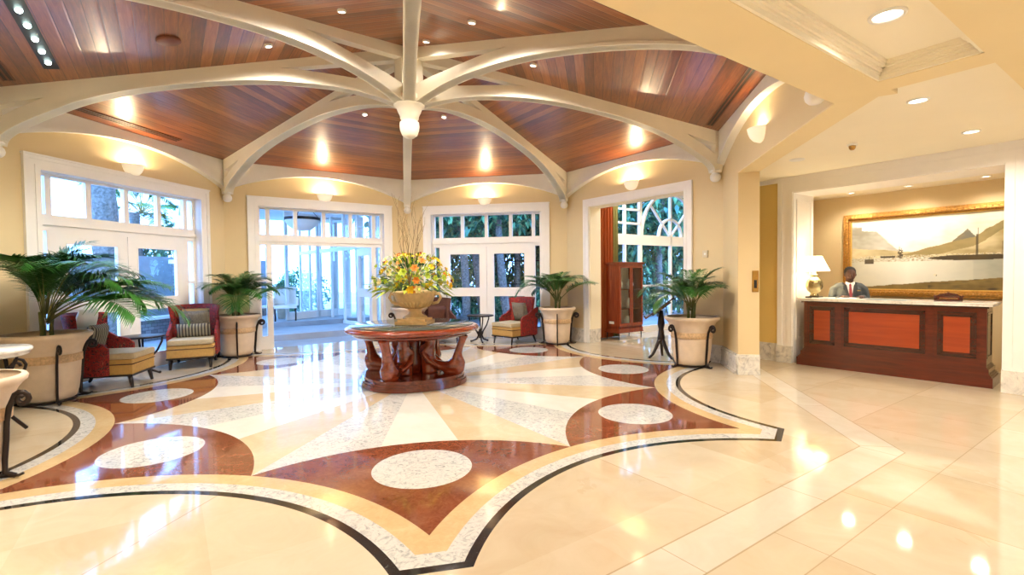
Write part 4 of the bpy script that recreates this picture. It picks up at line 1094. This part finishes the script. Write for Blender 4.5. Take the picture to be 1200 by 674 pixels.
# recessed downlights in the lobby ceilings
def downlight(mw, label, z, r=.085, power=60, color=(1, .9, .75), shape=True, grp='recessed downlights in the lobby ceilings', spot=166):
    root = empty('downlight', mw @ T(0, 0, z), label, 'ceiling light', grp)
    B().lathe([(r*.78, .0), (r*.8, -.012), (r, -.012), (r*1.03, 0)], 28).build('trim_ring', 'white', root)
    B().lathe([(0, -.003), (r*.8, -.003)], 24).build('lens', 'spot', root)
    if power: lamp('SPOT', 'beam_light', root, (0, 0, -.04), power, color, .08, (0, 0, 0), rad(spot), .7)
    return root
downlight(G @ T(5.49, .83), 'large lit downlight in the moulded ceiling tray', 3.15, .10, 70)
downlight(T(5.24, -2.55), 'lit downlight in the plain ceiling beyond the tray', 3.12, .085, 90)
downlight(T(6.72, -1.50), 'lit downlight nearest the reception desk opening', 3.12, .085, 90)
for i, (x, y) in enumerate(((-1.5, -7.6), (1.2, -9), (4.6, -7.8), (-4.5, -7.4), (8.0, -6.0), (8.6, -9), (-1.5, -10.5), (4.6, -10.6), (3.2, -6.2), (-2.2, -5.6))):  # unseen lamps added as interior fill from behind the camera
    downlight(T(x, y), 'added fill downlight in the lobby ceiling behind the viewer', 3.12, .085, 165, grp='added fill downlights behind the viewer')
for i, (d, m_) in enumerate(((3.1, 6.75), (3.9, 6.75), (4.8, 6.75))):
    downlight(G @ T(d, m_), ['downlight over the left end of the painting', 'downlight over the middle of the painting', 'downlight over the right end of the painting'][i], 2.88, .06, 32, spot=150)
for i, (d, m_) in enumerate(((.2, 6.6), (.2, 8.6), (-.9, 6.0))): downlight(G @ T(d, m_), 'added fill downlight in the garden room ceiling', 3.8, .08, 90, grp='added fill downlights in the garden room')  # unseen lamps added to brighten the garden room and its cabinet
# small lamps and speakers on the sloping roof
def onroof(j, x, a, off=0):
    z = ZW+(ZA-ZW)*(AP-a)/AP; sl = math.atan2(ZA-ZW, AP)
    return F(j) @ M.Translation((x, a, z-off)) @ M.Rotation(-sl, 4, 'X')
rs = [(0, 0.0, 1.80, 'small lit spotlight on the timber roof panel right of the near rib'), (7, .06, 1.77, 'small lit spotlight on the timber roof panel left of the near rib'),
      (1, .0, 1.81, 'small lit spotlight tucked under the right-hand rib near the hub'), (6, .09, 1.82, 'small lit spotlight at the rib edge left of the hub'),
      (0, .02, .64, 'small lit spotlight beside the near rib close to the king post'),
      (3, -.07, 1.85, 'small lit spotlight on the far roof panel right of the pendant'), (4, 0, 1.94, 'small lit spotlight on the far roof panel left of the pendant')]
for j, x, a, lb in rs:
    root = empty('roof_spotlight', onroof(j, x, a), lb, 'ceiling light', 'small spotlights on the timber roof')
    B().lathe([(.045, 0), (.05, -.02), (.045, -.03), (.035, -.03)], 20).build('rim', 'white', root)
    B().lathe([(0, -.026), (.037, -.026)], 20).build('lens', 'spot', root)
    lamp('SPOT', 'beam_light', root, (0, 0, -.05), 160 if a > 1 else 10, (1, .92, .8), .05, (rad(11), 0, 0), rad(165), .6)
root = empty('ceiling_speaker', onroof(6, .11, 2.84), 'round brown speaker disc on the left timber roof panel', 'speaker')
B().lathe([(0, -.03), (.11, -.028), (.12, -.02), (.12, 0)], 28).build('cover', plain('brown_speaker_disc', '#6b3a28', .5), root)
root = empty('light_track', onroof(6, 0, 3.96), 'black recessed track with five lit bulbs in the left timber roof panel', 'track light')
b = B().box(-.70, 1.10, -.07, .07, -.015, .0); b.build('housing', 'black', root)
for i in range(5):
    x = -.45+i*.33
    B().ball((x, 0, -.02), .028, 12, 8).build('bulb', 'coolspot', root)
    lamp('SPOT', 'beam_light', root, (x, 0, -.08), 26, (.85, .95, 1), .04, (rad(11), 0, 0), rad(110), .7)
def slot(j, x0, x1, a, label):
    root = empty('slot_vent', onroof(j, 0, a), label, 'vent', 'slot vents in the timber roof')
    b = B().box(x0, x1, -.05, .05, -.006, 0); b.build('recess', 'black', root)
    b = B(); 
    for y in (-.058, -.008, .042): b.box(x0, x1, y, y+.016, -.012, 0)
    b.build('slat', plain('brown_vent_slat', '#6a3b27', .5), root)
slot(1, -1.6, .8, 4.45, 'long double slot vent in the timber roof above the reception opening')
slot(6, .9, 1.55, 4.40, 'short slot vent at the far left edge of the timber roof')
slot(5, -1.6, .6, 4.42, 'long slot vent in the timber roof above the left window')
root = empty('smoke_detector', T(5.72, -.98, 3.12), 'white and brass smoke detector on the plain lobby ceiling', 'smoke detector')
B().lathe([(0, -.02), (.055, -.02), (.06, 0)], 20).build('base', 'white', root); B().lathe([(0, -.07), (.02, -.068), (.035, -.05), (.04, -.02)], 16).build('sensor', 'brass', root)
B().lathe([(0, -.012), (.09, -.012), (.10, 0)], 24).build('ceiling_cover_plate', 'white', mw=G @ T(3.3, 4.4, 3.12), label='flat round cover plate on the plain ceiling near the reception desk', cat='cover plate')
# brass plate on the pier, thermostat on the wall
root = empty('brass_lock_plate', F(1) @ T(-1.06, AP+.24, 1.40), 'tall brass plate on the edge of the pier by the reception hall', 'brass plate')
B().box(0, .012, -.045, .045, -.16, .16, bev=.003).build('plate', 'brass', root); B().box(.012, .016, -.02, .02, -.10, .02).build('keyhole_cover', 'black', root)
root = empty('thermostat', F(2) @ T(1.64, AP, 1.86), 'small cream thermostat on the wall right of the garden-room portal', 'thermostat')
B().box(-.05, .05, -.025, 0, -.06, .06, bev=.006).build('cover', 'beige', root); B().lathe([(0, 0), (.02, 0)], 12, c=(0, 0, 0)).build('dial', 'white', root, mw=M.Translation((0, -.027, 0)) @ M.Rotation(pi/2, 4, 'X'))

# ================================================================ OUTSIDE
b = B().prism([(-40, -6), (-9.2, -6), (-9.2, OC(6, RO)[1]), OC(6, RO), OC(5, RO), OC(4, RO), OC(3, RO), gp(-1.92, 5.1), gp(-1.92, 30), (40, 40), (-40, 40)], -.12, -.02)
b.build('floor_terrace', 'pave', kind='structure')
def fr(j, x, y, z=0, rz=0): return F(j) @ T(x, y, z, rz)
# left window: garden building with stone wall, coping, palm
B().box(-1.5, 9, 9.0, 9.4, -.05, 2.12).build('wall_outer_left', 'ext', mw=F(5), kind='structure')
root = empty('garden_wall', fr(5, 2.4, 8.3), 'rubble stone garden wall with pale coping outside the left window', 'garden wall')
B().box(-6, 6, 0, .35, -.05, .5).build('stonework', 'stone', root); B().box(-6.05, 6.05, -.05, .4, .5, .56).build('coping', 'white', root)
root = empty('stone_pier', fr(5, 4.45, 7.6), 'stone-faced pier outside the left window', 'pier')
B().box(-.55, .55, -.3, .3, -.05, 1.9).build('stonework', 'stone', root); B().box(-.6, .6, -.35, .35, 1.9, 2.0).build('coping', 'white', root)
def tree_trunk(h, r0, r1, seed, bend=.1):
    b = B(); P = []; R_ = []
    for i in range(14):
        t_ = i/13; P.append((bend*sin(2.2*t_+seed), bend*cos(1.7*t_+seed)-bend, h*t_)); R_.append(r0+(r1-r0)*t_+(.015 if i % 2 else 0)*r0*4)
    return b.tube(P, R_, 12)
def outdoor_palm(x, y, h, r, label, seed, scl=2.0, n=14):
    root = empty('palm_tree', T(x, y, -.05), label, 'palm tree', 'palms in the garden')
    tree_trunk(h, r*1.1, r*.85, seed).build('trunk', 'bark', root)
    for i in range(n):
        a = i*2.4+seed; o = bpy.data.objects.new('frond', FD[i % 3]); C.objects.link(o); o.parent = root
        o.matrix_local = M.Translation((0, 0, h)) @ M.Rotation(a, 4, 'Z') @ M.Rotation(-rad(20)+rad(75)*i/n, 4, 'Y') @ M.Scale(scl, 4)
outdoor_palm(-7.89, 4.23, 4.6, .27, 'thick-trunked palm just outside the left window', 1, 2.2)
outdoor_palm(-10.6, 8.9, 3.7, .16, 'smaller palm seen through the left transom panes', 2, 1.5)
outdoor_palm(-13, 6.6, 2.4, .14, 'low palm beyond the garden wall at the left', 5, 1.5)
def leafcloud(n, R_, seed, size=.16, flat=.8):
    rg = random.Random(seed); b = B()
    for i in range(n):
        a = rg.uniform(0, 2*pi); u = rg.uniform(-1, 1); q = sqrt(1-u*u); rr = R_*rg.uniform(.35, 1)**.5*(1+.25*sin(3*a+seed)*q)
        p = (rr*q*cos(a), rr*q*sin(a), rr*u*flat); leafquad(b, p, (rg.uniform(-1, 1), rg.uniform(-1, 1), rg.uniform(-.7, .7)), size*rg.uniform(.6, 1.4), size*.5, .3, i % 2)
    return b
CL = []
for s in range(3):
    o = leafcloud(2200, 1.0, s).build('crown', ['tree', 'treed']); CL.append(o.data); bpy.data.objects.remove(o)
def tree(x, y, h, R_, label, seed, lean=.1, trunk=.12, fl=1.2):
    root = empty('tree', T(x, y, -.05), label, 'tree', 'garden trees and shrubs beyond the windows')
    tree_trunk(h, trunk, trunk*.6, seed, lean).build('trunk', 'bark', root)
    o = bpy.data.objects.new('crown', CL[seed % 3]); C.objects.link(o); o.parent = root; o.matrix_local = M.Translation((0, 0, h)) @ M.Rotation(seed, 4, 'Z') @ M.Diagonal((R_, R_, R_*fl, 1))
def shrub(x, y, R_, label, seed, zz=1.0):
    root = empty('shrub', T(x, y, -.05), label, 'shrub', 'low garden shrubs beyond the windows')
    tree_trunk(R_*zz*.8, .03, .02, seed, .03).build('stem', 'bark', root)
    o = bpy.data.objects.new('crown', CL[seed % 3]); C.objects.link(o); o.parent = root; o.matrix_local = M.Translation((0, 0, R_*zz*.78)) @ M.Rotation(seed*2, 4, 'Z') @ M.Diagonal((R_, R_, R_*zz, 1))
gar = [(-.25, 8.6, 4.0, 1.5), (.25, 9.6, 4.4, 1.7), (1.3, 8.6, 4.2, 1.3), (1.9, 10.4, 4.6, 2.0), (-1.2, 10.8, 4.4, 2.0), (3.4, 9.8, 4.2, 1.8), (.6, 13, 5, 2.8), (3.2, 14, 5, 3.0), (-2.2, 14, 5, 2.6)]
for i, (x, y, h, r_) in enumerate(gar): tree(x, y, h, r_, 'leafy tree in the garden behind the right-hand window', i+1, .25, .14)
for i, (x, y, r_, z_) in enumerate([(-1.2, 9.6, .9, 1.3), (.3, 10.4, 1.0, 1.5), (1.6, 10.9, .9, 1.2), (2.8, 9.0, .8, 1.2), (.9, 8.6, .55, 1), (-.3, 11.8, 1.2, 1.7), (3.2, 12, 1.3, 1.8), (1.6, 12.6, 1.4, 2.2), (-2.4, 12, 1.2, 2.0)]): shrub(x, y, r_, 'dense shrub in the garden behind the right-hand window', i, z_)
for i, (x, y, r_, z_) in enumerate([(-9.6, 8.2, .8, 1.2), (-11, 7.4, 1.0, 1.3), (-10.4, 9.6, 1.2, 1.8)]): shrub(x, y, r_, 'shrub beyond the wall outside the left window', i+3, z_)
for i, (x, y, r_, z_) in enumerate([(2.4, 10.2, 1.1, 1.4), (4.2, 10.6, 1.4, 1.6), (5.6, 10.2, 1.2, 1.7), (6.8, 11.4, 1.6, 1.8), (4.8, 8.6, .7, 1.1), (8.4, 11.5, 1.6, 2)]): shrub(x+.2, y+.6, r_, 'dense shrub outside the arched garden-room window', i+1, z_)
for i, (x, y, h, r_) in enumerate([(3.9, 9.6, 4.0, 1.5), (5.2, 10.6, 4.2, 1.8), (6.9, 10.6, 4.2, 1.9), (9, 12.6, 4.6, 2.4)]): tree(x, y, h, r_, 'tree outside the arched garden-room window', i+2, .2, .15)
# garden railing
root = empty('garden_railing', T(1.75, 9.95, 0, rad(-8)), 'dark metal garden railing seen through the right-hand window', 'railing')
b = B().tube([(-.9, 0, 2.0), (1.6, 0, 2.0)], .02, 6).tube([(-.9, 0, 1.2), (1.6, 0, 1.2)], .02, 6); b.build('rail', 'black', root)
for i in range(18): B().tube([(-.85+i*.14, 0, 0), (-.85+i*.14, 0, 2.12)], .009, 5).build('bar', 'black', root)

# entrance vestibule beyond facet 4 (facet frame: y outward)
root = None
b = B().box(-2.6, 2.4, 6.3, 12.5, -.02, .13).box(-2.6, 2.4, 8.3, 12.5, .13, .26); b.build('floor_entrance_step', 'pave', mw=F(4), kind='structure')
B().box(-2.6, 2.5, 5.1, 12.5, 3.55, 3.7).build('ceiling_porch', 'white', mw=F(4), kind='structure')
def glazed_screen(mw, L_, label, nb, zt=3.5):
    root = empty('glazed_screen', mw, label, 'glazed screen', 'white glazed screens of the entrance porch')
    b = B().box(0, L_, -.03, .03, 0, .22).box(0, L_, -.03, .03, 2.3, 2.42).box(0, L_, -.03, .03, zt-.1, zt)
    for i in range(nb+1): x = L_*i/nb; b.box(x-.045, x+.045, -.03, .03, 0, zt)
    b.build('frame', 'trim', root); B().box(.03, L_-.03, -.004, .004, .2, zt-.08).build('pane', 'glass', root)
glazed_screen(F(4) @ T(1.75, 5.4, 0, rad(97)), 6.6, 'long white glazed screen along the right of the entrance porch', 7)
glazed_screen(F(4) @ T(-.05, 9.0, .26, rad(25)), 2.2, 'white glazed screen across the far right of the porch', 2, 3.2)
glazed_screen(F(4) @ T(-2.3, 5.4, 0, rad(92)), 4.5, 'white glazed screen along the left of the entrance porch', 4)
# sheer curtains behind the screen
for i in range(5):
    b = B(); x0 = .35+i*.95; pts = [(x0+.55*q/40, .035*sin(q*1.25)) for q in range(41)]
    b.prism(pts+[(x, y+.012) for x, y in pts[::-1]], .1, 3.3)
    b.build('sheer_curtain', 'white', mw=F(4) @ T(2.15, 5.6, 0, rad(97)), label='white sheer curtain hanging along the right side of the porch', cat='curtain', group='sheer curtains of the porch')
root = empty('drum_pendant', F(4) @ T(.0, 7.0, 2.98), 'white bowl pendant lamp with dark rim hanging in the entrance porch', 'pendant lamp')
B().lathe([(0, -.25), (.2, -.22), (.34, -.12), (.42, .0), (.425, .03)], 32).build('bowl', 'white', root); B().lathe([(.42, .03), (.44, .03), (.44, .10), (.42, .10)], 32).build('rim', 'black', root)
b = B()
for q in range(3): a = 2.1*q; b.tube([(.42*cos(a), .42*sin(a), .1), (0, 0, .56)], .008, 5)
b.build('chain', 'black', root)
root = empty('garden_chair', F(4) @ T(-.12, 8.9, .26, rad(-100)), 'white cane garden armchair out in the entrance porch', 'chair')
B().box(-.3, .3, -.3, .3, .36, .46, bev=.03).build('seat', 'white', root); B().box(-.33, -.25, -.3, .3, .44, .98, bev=.03).build('backrest', 'white', root)
for s in (-1, 1): B().box(-.3, .28, s*.32-.03, s*.32+.03, .44, .66, bev=.02).build('armrest', 'white', root)
for sx in (-.27, .27):
    for sy in (-.27, .27): B().tube([(sx, sy, .38), (sx, sy, 0)], .022, 6).build('leg', 'darkleg', root)
root = empty('topiary', F(4) @ T(-.05, 9.7, .26), 'small round clipped topiary in a pot behind the garden chair', 'plant')
B().lathe([(0, 0), (.14, 0), (.19, .3), (.2, .32), (.17, .32), (0, .28)], 20).build('pot', 'pot', root); B().tube([(0, 0, .28), (0, 0, .75)], .018, 6).build('stem', 'bark', root)
o = leafcloud(900, .22, 4, .05, 1).build('crown', ['tree', 'treed'], root); o.location = (0, 0, .93)
for i, (x, y, r_, z_) in enumerate([(1.4, 14.5, 1.0, 1.2), (-3.6, 13.5, .9, 1.3)]):
    p = F(4) @ V((x, y, 0)); shrub(p.x, p.y, r_, 'shrub beyond the entrance porch', i, z_)

# ================================================================ WORLD, CAMERA
w = bpy.data.worlds.new('World'); S.world = w; w.use_nodes = True; nt = w.node_tree; bg = nt.nodes['Background']
tc = nt.nodes.new('ShaderNodeTexCoord'); sp = nt.nodes.new('ShaderNodeSeparateXYZ'); nt.links.new(tc.outputs['Generated'], sp.inputs[0])
cl = ramp(nt, sp.outputs[2], [(0, (.17, .42, 1.0)), (.5, (.22, .48, 1.0)), (1, (.16, .40, 1.0))])
nt.links.new(cl, bg.inputs[0]); bg.inputs[1].default_value = 8.0
SKY = bg
cam = bpy.data.cameras.new('Camera'); co = bpy.data.objects.new('Camera', cam); C.objects.link(co); S.camera = co
cam.sensor_width = 36; cam.lens = 574.3/1200*36; cam.clip_start = .05; cam.clip_end = 200
pt, rl = -.02766, -.011
X0 = V((1, 0, 0)); U0 = V((0, -sin(pt), cos(pt))); F0 = V((0, cos(pt), sin(pt)))
s_, c_ = sin(rl), cos(rl)
Rv = X0*c_+U0*s_; Uv = -X0*s_+U0*c_; Bv = -F0
co.matrix_world = M(((Rv.x, Uv.x, Bv.x, 1.454), (Rv.y, Uv.y, Bv.y, -7.142), (Rv.z, Uv.z, Bv.z, 1.55), (0, 0, 0, 1)))
vs_ = S.view_settings; vs_.view_transform = 'Standard'; vs_.look = 'None'; vs_.gamma = 1; vs_.use_curve_mapping = False; vs_.exposure = 0.82
S.display_settings.display_device = 'sRGB'
